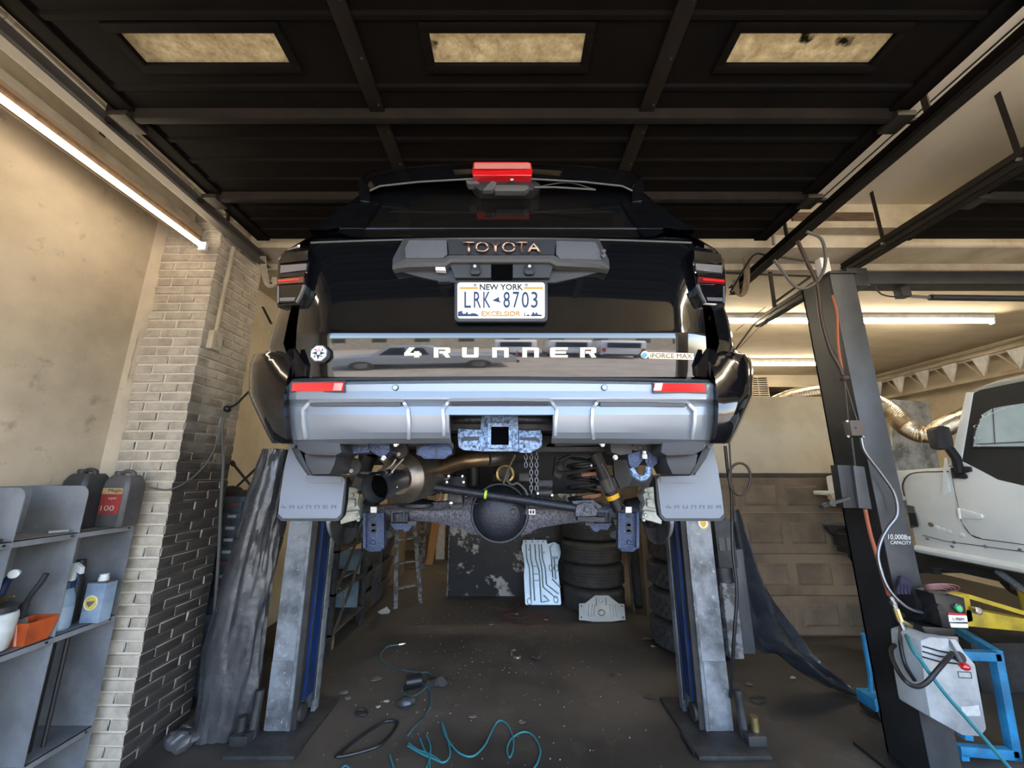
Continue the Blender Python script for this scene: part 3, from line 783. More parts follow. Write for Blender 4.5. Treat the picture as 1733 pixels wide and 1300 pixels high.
patch([(737,452),(753,452),(754,458),(737,457)], 1.292, .02, 'plate_lamp', 'white', gn); patch([(742,472),(759,472),(760,477),(741,477)], 1.300, .02, 'clip', 'ink_black', gn)
for px in (804, 896):
    cm = patch([(px-7,446),(px+7,446),(px+9,460),(px+6,464),(px-6,464),(px-9,460)], 1.285, .03, 'camera_pod', 'plastic_black', gn, bev=.003)
    B().lathe(at(px, 452, 1.284), (0,-1,-.2), [(.008,0),(.008,.008),(.005,.011)], 14).build('camera_lens', M['clear_lens'], gn)
for y in (424, 432):
    patch([(1017,y),(1023,y-3),(1026,y),(1022,y+5)], 1.295, .01, 'stud', 'plastic_grey', gn)

# ---- licence plate
def rrect(x0, x1, y0, y1, r, n=4):
    P = []
    for cx_, cy_, a in ((x1-r, y0+r, -90), (x1-r, y1-r, 0), (x0+r, y1-r, 90), (x0+r, y0+r, 180)):
        for k in range(n+1):
            th = R(a + 90*k/n); P.append((cx_ + r*math.cos(th), cy_ + r*math.sin(th)))
    return P
def Dp(x, y): return interp([(470,1.300),(548,1.286)], y)
pl = patch(rrect(769, 927, 475, 544, 7), lambda x, y: Dp(x, y) , .014, 'licence_plate', 'plastic_dark', car, bev=.002)
patch(rrect(774, 922, 478, 539, 5), lambda x, y: Dp(x, y) - .002, .004, 'plate_sheet', 'plate_white', pl)
def pt(px, py, o=.003): return at(px, py, Dp(px, py) - o)
def ltr(t, x0, x1, y0, y1, m_, bold=0.0):
    lettering(t, pt(x0, y1), pt(x1, y1), pt(x0, y0), .0012, 'lettering', M[m_], pl, bold=bold)
ltr('NEW YORK', 812, 885, 481, 491, 'ink_black', .01)
for ch, x0, x1 in (('L',786,797),('R',802,814),('K',818,830),('8',852,863),('7',868,879),('0',883,895),('3',899,910)): ltr(ch, x0, x1, 494, 521, 'plate_navy')
ltr('EXCELSIOR', 815, 881, 527, 535, 'plate_gold', .012)
patch([(834,508),(842,504),(844,502),(845,509),(848,512),(843,511),(835,509)], lambda x, y: Dp(x, y)-.0035, .002, 'state_outline', 'plate_navy', pl)
for x0, x1 in ((778, 809), (887, 919)): patch([(x0,486),(x1,486),(x1,489),(x0,489)], lambda x, y: Dp(x, y)-.0035, .002, 'gold_bar', 'plate_gold', pl)
for px in (804, 891): B().lathe(pt(px, 483), (0,-1,0), [(.0055,0),(.0055,.002),(.003,.003)], 12).build('screw', M['chain'], pl)
sk = [(775,535),(775,528),(782,526),(783,531),(788,531),(790,527),(793,532),(800,530),(806,531),(811,535)]
patch(sk, lambda x, y: Dp(x, y)-.0035, .002, 'skyline_print', 'plate_navy', pl)
for P in ([(887,535),(888,526),(889,535)], [(890,534),(894,532),(897,534),(894,535)], [(898,535),(900,532),(903,527),(905,532),(908,528),(910,532),(917,533),(917,535)]): patch(P, lambda x, y: Dp(x, y)-.0035, .002, 'skyline_print', 'plate_navy', pl)

# ---- raised tailgate lettering, badges
GLY = {'4': [[(.30,1),(.62,1),(.30,.45),(.58,.45),(.58,.62),(.88,.62),(.88,.45),(1,.45),(1,.18),(.88,.18),(.88,0),(.58,0),(.58,.18),(0,.18),(0,.42)]],
       'R': [[(0,0),(.28,0),(.28,.45),(.28,.80),(.70,.80),(.70,.62),(.34,.62),(.34,.40),(.55,.40),(.72,0),(1,0),(.84,.42),(1,.5),(1,.9),(.9,1),(0,1)]],
       'U': [[(0,1),(.28,1),(.28,.26),(.72,.26),(.72,1),(1,1),(1,.1),(.9,0),(.1,0),(0,.1)]],
       'N': [[(0,0),(.28,0),(.28,.74),(.72,.74),(.72,0),(1,0),(1,.9),(.9,1),(0,1)]],
       'E': [[(0,.1),(0,.9),(.1,1),(1,1),(1,.76),(.28,.76),(.28,.61),(.9,.61),(.9,.39),(.28,.39),(.28,.24),(1,.24),(1,0),(.1,0)]]}
def block(ch, x0, x1, y0, y1, Df, th, name, m_, par):
    for P in GLY[ch]: patch([(lerp(x0, x1, a), lerp(y1, y0, q)) for a, q in P], Df, th, name, m_, par)
for ch, x0, x1 in (('4',684,713),('R',734,762),('U',782,810),('N',833,861),('N',884,912),('E',931,961),('R',982,1009)):
    block(ch, x0, x1, 588, 605, lambda x, y: Dtg(x, y) - .006, .012, 'raised_letter', 'tan_letter', tg)
ct = at(541, 599, 1.328)
oc = lambda r, y, k=0: [ct + V((r*math.cos(R(22.5+45*i+k)), y, r*math.sin(R(22.5+45*i+k)))) for i in range(8)]
bd = B().prism(oc(.033, -.006), (0, .02, 0)).build('compass_badge', M['plastic_grey'], tg)
B().prism(oc(.029, -.008), (0, .004, 0)).build('badge_face', M['badge_white'], tg)
for i in range(4):
    a = R(90*i + 90); d = V((math.cos(a), 0, math.sin(a))); e = V((-math.sin(a), 0, math.cos(a)))
    B().prism([ct + d*.024 + V((0,-.0095,0)), ct + e*.007 + d*.006 + V((0,-.0095,0)), ct - e*.007 + d*.006 + V((0,-.0095,0))], (0,.002,0)).build('compass_point', M['red_lens'] if i == 0 else M['ink_black'], tg)
    d2 = (d + e).normalized()
    B().prism([ct + d2*.020 + e*.006 + V((0,-.0095,0)), ct + d2*.020 - e*.006 + V((0,-.0095,0)), ct + d2*.012 + V((0,-.0095,0))], (0,.002,0)).build('compass_point', M['ink_black'], tg)
B().lathe(at(1091, 601, 1.330), (0,-1,0), [(.0135,-.006),(.0135,.006),(.010,.008)], 18).build('round_badge', M['badge_white'], tg)
B().lathe(at(1091, 601, 1.322), (0,-1,0), [(.009,-.003),(.009,.002)], 16).build('round_badge_centre', M['badge_blue'], tg)
bg = patch([(1098,596),(1174,598),(1174,609),(1098,607)], lambda x, y: Dtg(x, y) - .005, .012, 'name_badge', 'tan_letter', tg)
lettering('iFORCE MAX', at(1101,605.5,1.317), at(1171,607,1.324), at(1101,597.5,1.317), .001, 'badge_lettering', M['wood_brown'], tg, bold=.0)

# ---- bumper
BP = [(640,1.335),(645,1.275),(649,1.268),(662,1.270),(673,1.266),(676,1.267),(684,1.284),(688,1.275),(702,1.270),(718,1.279),(732,1.291),(742,1.305),(750,1.335)]
def Dbc(hp): s = abs(hp)/366.; return .055*s*s + (.03*max(0, (s-.88)/.12)**2)
def Dbump(px, py): return interp(BP, py) + Dbc(px-CX0)
HWB = [(640,357),(660,364),(700,368),(730,366),(750,359)]
G = []
cols = [-1,-.985,-.95,-.85,-.7,-.55,-.4,-.28,-.253,-.24]
def brow(py, D, cc):
    hw = interp(HWB, py)
    return [c(hw*k, py + 4*abs(k)**2*(1 if py < 660 else 0) + (3*abs(k)**3 if py > 740 else 0), D + Dbc(hw*k)) for k in cc]
full = cols + [-.15,-.05,.05,.15] + [-k for k in cols[::-1]]
b = B()
up = [r for r in BP if r[0] <= 702]; dn = [r for r in BP if r[0] >= 702]
b.shell([brow(py, D, full) for py, D in up], (0, .025, 0))
for cc in (cols, [-k for k in cols[::-1]]): b.shell([brow(py, D, cc) for py, D in dn], (0, .025, 0))
bum = b.build('rear_bumper', M['silver_paint'], car, sharp=9)
def strip(pts, wpx, name, m_, par, o_=.007):
    P = pts
    L, Rr = [], []
    for i, (x, y) in enumerate(P):
        a = V((*P[max(i-1, 0)], 0)); d = V((*P[min(i+1, len(P)-1)], 0)) - a; d.normalize()
        n_ = V((-d.y, d.x, 0))
        L.append((x + n_.x*wpx/2, y + n_.y*wpx/2)); Rr.append((x - n_.x*wpx/2, y - n_.y*wpx/2))
    G = [[at(x, y, Dbump(x, y) - o_) for x, y in L], [at(x, y, Dbump(x, y) - o_) for x, y in Rr]]
    return B().shell(G, (0, o_+.003, 0)).build(name, M[m_], par)
def dense(P, n=4):
    out = []
    for (a, b_), (x, y) in zip(P[:-1], P[1:]):
        out += [(lerp(a, x, k/n), lerp(b_, y, k/n)) for k in range(n)]
    return out + [P[-1]]
for P in ([(517,744),(513,718),(512,694),(525,679),(600,678),(681,678),(690,692),(692,718),(691,744)], [(751,738),(751,712),(749,694),(761,677),(848,676),(931,677),(943,692),(941,712),(940,738)], [(1005,744),(1002,718),(1003,692),(1013,678),(1090,678),(1163,680),(1177,695),(1176,718),(1172,744)]):
    strip(dense(P), 5, 'pressed_ridge', 'silver_highlight', bum, .010)  # lighter silver paints the highlight onto the ridges
for P in ([(528,684),(600,684),(678,684)], [(763,682),(848,682),(928,682)], [(1016,684),(1090,684),(1160,685)]):
    strip(dense(P), 7, 'ridge_shade', 'silver_dark', bum, .006)  # dark strips paint in the shade under the ridge tops
strip(dense([(494,643),(600,641),(848,640),(1100,642),(1200,645)], 6), 5, 'step_pad', 'silver_dark', bum, .004)
for s, q in ((-1, [(495,648),(582,647),(580,662),(493,662)]), (1, [(1107,649),(1192,650),(1195,664),(1109,663)])):
    rf = patch(q, lambda x, y: Dbump(x, y) - .011, .02, 'reflector', 'red_lens', bum)
    x0, x1 = (566, 580) if s < 0 else (1109, 1122)
    patch([(x0,648.5),(x1,648.5),(x1-3,661),(x0-3,661)], lambda x, y: Dbump(x, y) - .0125, .004, 'reflector_end', 'lens_pale', bum)
    patch([(q[0][0]-3, q[0][1]-2),(q[1][0]+3,q[1][1]-2),(q[2][0]+3,q[2][1]+2),(q[3][0]-3,q[3][1]+2)], lambda x, y: Dbump(x, y) - .008, .01, 'reflector_bezel', 'silver_dark', bum)
for px in (669, 1023):
    B().lathe(at(px, 656, Dbump(px, 656)-.003), (0,-1,0), [(.0105,-.004),(.0105,.002),(.0085,.0025)], 20).build('parking_sensor_ring', M['ink_black'], bum)
    B().lathe(at(px, 656, Dbump(px, 656)-.004), (0,-1,0), [(.0085,-.004),(.0085,.003)], 20).build('parking_sensor', M['silver_paint'], bum)
# black corners
for s in (-1, 1):
    G = []
    for py, i_, o_ in ((590,346,398),(600,348,418),(615,355,425),(640,362,427),(668,367,427),(690,368,418),(712,367,408),(735,364,397),(750,360,389)):
        row = []
        for k in range(9):
            t = [0,.15,.3,.5,.68,.82,.91,.96,1][k]
            row.append(c(s*lerp(i_, o_, t**.8), py + (7*t if py < 600 else 0), 1.300 + .030*t + .11*t**10 + interp([(590,.075),(640,.03),(690,0),(712,0),(735,.02),(750,.05)], py)))
        row.append(c(s*(o_-6), py, 1.62)); G.append(row)
    cn = B().shell(G, (0, .03, 0)).build('bumper_corner', M['gloss_black'], car, sharp=40)
    px = CX0 + s*408
    B().lathe(at(px, 667, 1.385), (s*.5,-1,0), [(.0115,-.01),(.0115,.005),(.008,.006)], 16).build('corner_sensor_ring', M['chain'], cn)
    B().lathe(at(px, 667, 1.38), (s*.5,-1,0), [(.0085,-.01),(.0085,.004)], 16).build('corner_sensor', M['gloss_black'], cn)
    # lower fascia wings, with stepped face
    q = [(500,746),(574,744),(578,766),(566,772),(520,770),(503,760)]
    q2 = [(514,768),(570,770),(566,786),(558,803),(528,804),(518,788)]
    q3 = [(492,758),(505,756),(520,790),(530,806),(516,800),(500,776)]
    for qq, dd, n_, m_ in ((q, 1.36, 'lower_fascia', 'plastic_dark'), (q2, 1.40, 'lower_skirt', 'plastic_dark'), (q3, 1.42, 'arch_liner_edge', 'plastic_black')):
        if s > 0: qq = flip(qq)
        patch(qq, dd, .16, n_, m_, car, bev=.006)
# ================================================================== UNDERSIDE OF THE CAR
def tubep(pts, D, rpx, name, m_, par=None, n=10, sm=0):
    """tube through photo points; D per point or one value; radius in pixels at that depth"""
    P = [at(x, y, D[i] if isinstance(D, (list, tuple)) else D) for i, (x, y) in enumerate(pts)]
    Dm = (sum(D)/len(D)) if isinstance(D, (list, tuple)) else D
    r = rpx*Dm/F_PX/1.02
    if sm: P = spl(P, sm)
    return B().tube(P, r, n).build(name, M[m_], par or car)
# floor pan and frame rails
B().box(cx(3)-.80, cx(3)+.80, 1.55, 5.6, 1.90, 1.93).build('floor_pan', M['chassis_black'], car)
for s in (-1, 1):
    P = [V((cx(D)+s*.52, D, z)) for D, z in ((1.42,1.80),(1.75,1.84),(1.9,1.90),(2.3,1.90),(2.6,1.78),(3.2,1.70),(4.4,1.70),(5.4,1.75))]
    b = B()
    for a, q in zip(P[:-1], P[1:]): b.bar(a, q, .07, .11)
    b.build('frame_rail', M['chassis_black'], car, bev=.006)
    # inner wing liners
    G = []
    for k in range(9):
        th = R(10 + 160*k/8); G.append([V((cx(2.1)+s*x, 2.08 - .40*math.cos(th), 1.62 + .44*math.sin(th))) for x in (.62, .90)])
    B().shell(G, (s*.004, 0, 0)).build('wheel_arch_liner', M['plastic_black'], car)
    tag(B().box(cx(4.8)+s*.60-.15, cx(4.8)+s*.60+.15, 4.5, 5.1, 1.74, 2.0).build('front_arch_liner', M['plastic_black'], car))
for y in (1.48, 2.45, 3.4, 4.3): B().box(cx(y)-.52, cx(y)+.52, y-.05, y+.05, 1.80, 1.88).build('crossmember', M['chassis_black'], car, bev=.01)
B().box(cx(3.3)-.62, cx(3.3)+.60, 2.5, 3.5, 1.52, 1.88).build('fuel_tank', M['plastic_black'], car, bev=.05)
B().lathe((cx(4.2)-.05, 3.5, 1.72), (0,1,0), [(.06,0),(.10,.15),(.14,.5),(.18,.8)], 16).build('gearbox', M['chassis_black'], car)
tubep([(850,792),(848,812)], [3.4,2.25], 12, 'propeller_shaft', 'chassis_black')
# crossbar tube and receiver
tubep([(756,716),(775,711),(848,709),(925,711),(938,716)], [1.47,1.44,1.43,1.44,1.47], 9, 'tow_bar', 'axle_dark', n=14, sm=4)
B().prism([at(815,703,1.405), at(877,703,1.405), at(877,712,1.395), at(879,764,1.395), at(812,764,1.395), at(814,712,1.395)], (0,.05,0)).build('receiver_block', M['hitch_blue'], car, bev=.004)
rc = B()
for (x0, x1, y0, y1) in ((826,831,716,758),(861,866,716,758),(831,861,716,722),(831,861,753,758)):
    rc.box(at(x0,730,1.375).x, at(x1,730,1.375).x, 1.375, 1.55, at(830,y1,1.375).z, at(830,y0,1.375).z)
rcv = rc.build('receiver_tube', M['hitch_blue'], car)
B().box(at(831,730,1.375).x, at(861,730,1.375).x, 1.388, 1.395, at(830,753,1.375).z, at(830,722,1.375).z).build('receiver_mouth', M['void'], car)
for s in (-1, 1):
    q = [(814,727),(800,727),(776,725),(774,733),(776,757),(785,762),(814,764)] if s < 0 else [(878,728),(893,729),(915,728),(918,738),(917,756),(897,767),(878,766)]
    pw = patch(q, 1.40, .016, 'chain_plate', 'hitch_blue', car, bev=.003)
    sl = [(780,742),(786,739),(811,739),(811,745),(786,746),(781,750)] if s < 0 else [(880,740),(906,740),(914,745),(913,751),(907,746),(880,745)]
    patch(sl, 1.397, .004, 'plate_slot', 'ink_black', pw)
    qx = 803 if s < 0 else 887
    B().lathe(at(qx, 756, 1.398), (0,-1,0), [(.005,0),(.005,.003)], 12).build('plate_hole', M['ink_black'], pw)
# connector cover
patch([(712,743),(760,741),(768,752),(767,768),(704,770),(704,755)], 1.43, .05, 'connector_bracket', 'chassis_black', car, bev=.004)
cv = patch([(706,761),(711,756),(718,752),(752,751),(759,755),(765,760),(765,769),(758,772),(752,777),(718,777),(711,772),(706,771)], 1.40, .04, 'connector_cover', 'speckle_navy', car, bev=.004)
patch([(736,756),(739,756),(739,776),(736,776)], 1.397, .01, 'cover_hinge', 'ink_black', cv)
# bumper brackets and bolts
for q, dd, n_, m_ in (([(575,744),(626,742),(626,766),(580,770),(575,760)], 1.46, 'bracket', 'speckle_navy'), ([(622,742),(660,741),(660,764),(648,776),(632,768),(622,760)], 1.44, 'bracket', 'speckle_navy'),
                      ([(1032,744),(1072,742),(1070,768),(1050,771),(1034,766)], 1.44, 'bracket', 'plastic_dark'), ([(1068,744),(1120,742),(1120,764),(1100,768),(1068,762)], 1.47, 'bracket', 'axle_dark')):
    patch(q, dd, .08, n_, m_, car, bev=.006)
for px, py, D in ((577,748,1.45),(671,752,1.43),(1019,752,1.43),(1114,750,1.45),(650,775,1.43),(1041,774,1.44),(721,742,1.41)):
    B().lathe(at(px, py, D), (0,-1,-.3), [(.010,0),(.010,.004),(.0075,.005),(.0075,.012)], 6).build('bolt_head', M['bolt'], car)
# underside cover plate with slots
up_ = patch([(900,757),(1024,756),(1024,764),(896,765)], 1.62, .25, 'cover_plate', 'chassis_black', car)
for k in range(9): patch([(955+k*4.4,757),(957+k*4.4,757),(954+k*4.4,763),(952+k*4.4,763)], 1.618, .003, 'slot', 'steel_dark', up_)
patch([(936,745),(1024,742),(1024,752),(940,755)], 1.55, .3, 'bumper_beam', 'chassis_black', car)
patch([(575,744),(755,742),(755,752),(575,756)], 1.56, .3, 'bumper_beam', 'chassis_black', car)
# tow hook
hk = patch([(1062,768),(1085,763),(1116,766),(1113,784),(1104,792),(1097,792),(1090,776),(1080,790),(1070,795),(1064,784)], 1.46, .02, 'hook_plate', 'speckle_navy', car, bev=.003)
tubep([(1069,792),(1073,802),(1082,809),(1091,808),(1097,800),(1098,790)], 1.46, 5.5, 'hook_bend', 'hitch_blue', hk, n=10, sm=5)
B().lathe(at(1091, 771, 1.45), (0,0,1), [(.014,-.012),(.014,.004),(.010,.006),(.010,.016)], 10).build('hook_bolt', M['bolt'], hk)
# chains
for x0, y1 in ((890,792),(899,838),(908,832)):
    b = B(); y = 767; k = 0
    while y < y1:
        ca = at(x0, y, 1.5); vv = V((1,0,0)) if k % 2 else V((0,1,0))
        b.tube([ca + vv*.0055*math.cos(2*math.pi*i/8) + V((0,0,1))*.0105*math.sin(2*math.pi*i/8) for i in range(8)], .0022, 5, closed=True)
        y += 6.6; k += 1
    b.build('chain_links', M['chain_dark'], car)
# exhaust
P = [at(735,797,1.98), at(690,806,1.86), at(668,812,1.78)]
ax_ = (at(660,815,1.72) - at(720,800,2.02)).normalized()
mc = at(676, 810, 1.80)
mf = B().lathe(mc, ax_, [(.05,-.42),(.105,-.40),(.120,-.36),(.120,-.05),(.115,-.02),(.095,0.0),(.07,.012)], 28).build('muffler', M['exhaust'], car)
tdir = (at(634,828,1.52) - at(672,812,1.74)).normalized()
B().tube([at(676,812,1.76), at(660,816,1.66), at(646,822,1.58), at(634,826,1.535)], [.045,.052,.058,.060], 20, cap=False).build('exhaust_tip', M['exhaust_tip'], mf)
B().tube([at(634.5,825.8,1.54), at(646,822,1.58), at(660,816,1.66)], [.0565,.0545,.049], 20, cap=False).build('tip_lining', M['steel_dark'], mf)
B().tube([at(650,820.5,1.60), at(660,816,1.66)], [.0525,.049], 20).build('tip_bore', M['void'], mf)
tubep([(735,798),(770,784),(800,778),(824,776)], [2.0,1.93,1.90,1.92], 13, 'exhaust_pipe', 'exhaust_brown', n=14, sm=4)
tubep([(824,776),(840,774),(862,770),(880,772)], [1.92,1.96,2.1,2.4], 13, 'exhaust_pipe_rear', 'exhaust', n=14, sm=4)
for pts in ([(640,798),(655,793),(664,786),(670,777)], [(672,826),(666,812),(663,800),(672,788),(683,776)], [(610,799),(628,801),(645,803)]):
    tubep(pts, 1.60, 2.6, 'exhaust_hanger_rod', 'exhaust', mf, n=8, sm=4)
for px, py in ((600, 790), (679, 762)):
    b = B(); cc = at(px, py, 1.56)
    b.lathe(cc + V((0,.012,0)), (0,-1,0), [(.030,0),(.033,.004),(.033,.02),(.030,.024)], 18, sx=.9)
    hg = b.build('rubber_hanger', M['rubber_dusty'], car)
    B().lathe(cc + V((-.004,-.012,-.016)), (0,-1,0), [(.008,0),(.008,.008)], 10).build('hanger_pin', M['bolt'], hg)
    B().lathe(cc + V((0,-.0125,.012)), (0,-1,0), [(.011,0),(.011,.002)], 12).build('hanger_hole', M['ink_black'], hg)
# rear axle
DA = 2.10
top = [(612,858),(650,854),(690,851),(740,849),(780,845),(800,838),(846,834),(892,838),(910,845),(950,849),(1000,852),(1040,855),(1092,858)]
bot = [(612,876),(650,877),(690,879),(730,884),(770,893),(800,903),(846,910),(892,903),(920,893),(950,886),(990,881),(1040,878),(1092,877)]
rings = []
for (x, y), (_, y2) in zip(top, bot):
    hh = (y2-y)/2; mid = (y+y2)/2; ring = []
    for k in range(14):
        a = 2*math.pi*k/14
        ca, sa = math.cos(a), math.sin(a)
        q = at(x, mid - hh*max(-1, min(1, sa*1.25)), DA)
        q.y -= ca*.055*(1 if abs(sa) < .8 else .8); ring.append(q)
    rings.append(ring)
axl = B().loft(rings).build('axle_housing', M['axle_grey'], car, sharp=40)
B().box(at(690,862,2.03).x, at(1000,862,2.03).x, 2.038, 2.046, at(800,864,2.03).z, at(800,861,2.03).z).build('weld_seam', M['axle_dark'], axl)
dc = at(846, 867, 2.06)
dif = B().lathe(dc, (0,-1,-.05), [(.150,-.02),(.152,.0),(.145,.012),(.135,.016),(.128,.04),(.11,.085),(.085,.105),(.04,.115),(.01,.117)], 32).build('differential_cover', M['axle_dark'], axl, sharp=50)
B().tube([dc + V((.140*math.cos(2*math.pi*k/32), -.022, .140*math.sin(2*math.pi*k/32))) for k in range(32)], .008, 6, closed=True).build('cover_flange', M['axle_dark'], axl)
B().lathe(at(868,866,1.955), (0,-1,0), [(.014,-.01),(.014,.006),(.011,.008),(.011,.014)], 16).build('filler_plug', M['axle_dark'], axl)
patch([(890,862),(906,862),(906,871),(890,871)], 2.035, .004, 'barcode_label', 'badge_white', axl)
for k in range(3): patch([(892+k*4.6,864),(895+k*4.6,864),(895+k*4.6,869.5),(892+k*4.6,869.5)], 2.034, .002, 'barcode_print', 'plastic_dark', axl)
for s in (-1, 1):
    x = (lambda v: v) if s < 0 else (lambda v: 2*CX0 - v)
    # shock bracket hanging below
    q = [(x(616),868),(x(648),868),(x(650),925),(x(644),934),(x(624),935),(x(614),927)]
    sb = patch(q, 2.0, .05, 'damper_bracket', 'speckle_navy', car, bev=.006)
    B().lathe(at(x(632), 874, 1.998), (0,-1,0), [(.009,0),(.009,.003)], 12).build('bracket_hole', M['ink_black'], sb)
    b = B(); b.lathe(at(x(632), 887, 1.998), (0,-1,0), [(.011,0),(.011,.003)], 12); b.lathe(at(x(632), 900, 1.998), (0,-1,0), [(.011,0),(.011,.003)], 12)
    p0, p1 = at(x(628.8), 887, 1.995), at(x(635.2), 900, 1.995); b.box(min(p0.x,p1.x), max(p0.x,p1.x), 1.995, 1.998, p1.z, p0.z)
    b.build('bracket_slot', M['ink_black'], sb)
    B().lathe(at(x(632), 918, 2.0), (0,-1,0), [(.012,0),(.012,.004),(.008,.008)], 6).build('bracket_bolt', M['speckle_navy'], sb)
    for xx in (x(616.5), x(647.5)): patch([(xx-2,868),(xx+2,868),(xx+2.4,928),(xx-2.4,928)], 1.985, .03, 'bracket_flange', 'speckle_navy', sb)
    patch([(x(627),858),(x(637),858),(x(637),868),(x(627),868)], 2.0, .008, 'clip_tag', 'badge_white', car)
    # trailing arm behind the bracket
    tubep([(x(655),905),(x(668),865)], [2.15,2.3], 8, 'trailing_arm', 'plastic_grey')
    # spring seat and link bracket
    q = [(x(662),870),(x(662),884),(x(690),884),(x(690),868)]
    lb = patch(q, 2.02, .06, 'link_bracket', 'axle_dark', car, bev=.004)
    patch([(x(660),886),(x(700),886),(x(692),898),(x(686),901),(x(680),896),(x(668),897)], 2.05, .05, 'link_plate', 'speckle_navy', lb)
    for xx in (x(664), x(684)): tubep([(xx-1,866),(xx-1,884)], 2.0, 1.8, 'link_rib', 'axle_dark', lb, n=6)
    B().lathe(at(x(698), 886, 2.03), (-s*1.0,0,0), [(.010,-.02),(.010,.02)], 6).build('link_bolt', M['bolt'], lb)
    # hub, caliper, backing plate
    hub = at(x(606), 860, 2.14)
    B().lathe(hub, (s*1.0, 0, 0), [(.045,-.10),(.06,-.02),(.10,0),(.10,.03),(.05,.05)], 20).build('wheel_hub', M['chassis_black'], car)
    G = []
    for k in range(12):
        a = R(200 + 140*k/11)
        G.append([V((hub.x + s*(.03 + .03*(r/.18)), hub.y + r*math.cos(a), hub.z + r*math.sin(a))) for r in (.06, .12, .18)])
    B().shell(G, (s*.008, 0, 0)).build('brake_shield', M['steel_dark'], car)
    B().lathe(hub + V((s*.075,0,0)), (s*1.0,0,0), [(.155,0),(.155,.02)], 36).build('brake_disc', M['steel_galv'], car)
    sh = [(x(563),882),(x(605),876),(x(604),900),(x(598),914),(x(588),921),(x(576),919),(x(567),906),(x(562),892)]
    patch(sh, lambda X, Y: 2.13 + .03*math.sin(Y*.2), .012, 'dust_shield', 'plastic_black', car)
    cp = B()
    for q, dd, th in (([(584,826),(600,826),(608,838),(604,852),(611,866),(600,882),(578,884),(576,860)], 2.02, .10), ([(574,868),(606,864),(610,878),(576,888)], 1.99, .05), ([(586,824),(604,826),(602,834),(586,834)], 1.99, .05), ([(578,846),(600,844),(600,858),(577,862)], 1.995, .06)):
        cp.prism([at(x(a), y, dd) for a, y in q], (0, th, 0))
    cal = cp.build('brake_caliper', M['cast_alu'], car, bev=.006)
    for qx, qy in ((604,830),(597,838),(600,848),(604,872),(607,880)):
        B().lathe(at(x(qx), qy, 1.985), (0,-1,0), [(.009,0),(.009,.006),(.006,.010)], 8).build('caliper_bolt', M['cast_alu'], cal)
    # mud flap
    q = [(490,752),(497,752),(512,776),(518,800),(520,804),(580,806),(584,812),(577,870),(570,878),(478,878),(470,870),(474,836),(481,790)]
    if s > 0: q = [(x(a), y) for a, y in q]
    fp = patch(q, 1.66, .018, 'mud_flap', 'flap_grey', car, bev=.004)
    e = [(470,870),(478,878),(570,878),(577,870),(580,873),(572,882),(476,882),(469,875)]
    patch([(x(a), y) for a, y in e], 1.662, .03, 'flap_edge', 'plastic_dark', fp)
    patch([(x(a), y) for a, y in [(577,870),(584,812),(587,808),(584,850),(580,873)]], 1.664, .03, 'flap_side', 'plastic_black', fp)
    patch([(x(a), y) for a, y in [(516,808),(520,805),(579,807),(578,817),(522,818),(516,814)]], 1.656, .01, 'flap_tab', 'flap_grey', fp, bev=.002)
    word = 'RENNUR4' if False else '4RUNNER'
    x0_ = 474 if s < 0 else 1126
    for k, ch in enumerate(word): block(ch, x0_ + k*14.2 + 1, x0_ + k*14.2 + 10, 855, 861, 1.659, .004, 'flap_lettering', 'flap_letter', fp)
    # coil spring
    if True:
        ctr = at(x(708) if s < 0 else 990, 850, 2.10); P = []
        for k in range(0, 121):
            a = 2*math.pi*k/20; P.append(ctr + V((.085*math.cos(a), .085*math.sin(a), .33*k/120 - .01)))
        cs = B().tube(P, .009, 7).build('coil_spring', M['chassis_black'], car)
        for k0 in (14, 54, 94):
            B().tube(P[k0:k0+5], .0098, 7).build('paint_mark', M['copper_mark'], cs)
        B().lathe(ctr + V((0,0,-.02)), (0,0,1), [(.10,0),(.10,.015),(.05,.03)], 18).build('spring_seat', M['axle_dark'], cs)
    # damper
    a_, b_ = (at(600,842,2.06), at(628,770,2.0)) if s < 0 else (at(1040,848,2.04), at(1006,768,2.02))
    d_ = (b_-a_).normalized()
    dm = B().cyl(a_ + d_*.04, b_, .033, 18).build('damper', M['chassis_black'], car)
    B().cyl(a_ + d_*.012, a_ + d_*.035, .034, 18).build('damper_band', M['yellow_band'], dm)
    B().cyl(a_ - d_*.05, a_ + d_*.012, .028, 14).build('damper_eye', M['chassis_black'], dm)
    B().cyl(a_ + d_*.055, a_ + d_*.12, .0345, 18).build('damper_sleeve', M['plastic_grey'], dm)
# panhard rod and its bracket
tubep([(706,820),(850,841),(985,861)], [1.93,1.92,1.93], 7, 'panhard_rod', 'axle_dark', n=14)
B().lathe(at(820, 836.5, 1.92), (at(985,861,1.93)-at(706,820,1.93)), [(.0222,0),(.0222,.012)], 14).build('lime_mark', M['lime'], car)
pb = patch([(974,866),(976,856),(988,850),(1002,852),(1012,864),(1010,874),(974,874)], 1.90, .06, 'panhard_bracket', 'axle_grey', car, bev=.005)
patch([(968,848),(1004,846),(1020,858),(1012,862),(1000,853),(970,855)], 1.92, .08, 'panhard_gusset', 'axle_grey', pb, bev=.004)
B().lathe(at(992, 862, 1.898), (0,-1,0), [(.016,0),(.016,.004),(.011,.006),(.011,.014)], 14).build('panhard_bolt', M['axle_grey'], pb)
for xx in (1003, 1026): tubep([(xx,868),(xx,884)], 1.98, 2, 'bracket_rib', 'axle_dark', pb, n=6)
patch([(978,874),(1024,876),(1024,884),(978,882)], 1.97, .06, 'seat_ledge', 'axle_dark', pb)
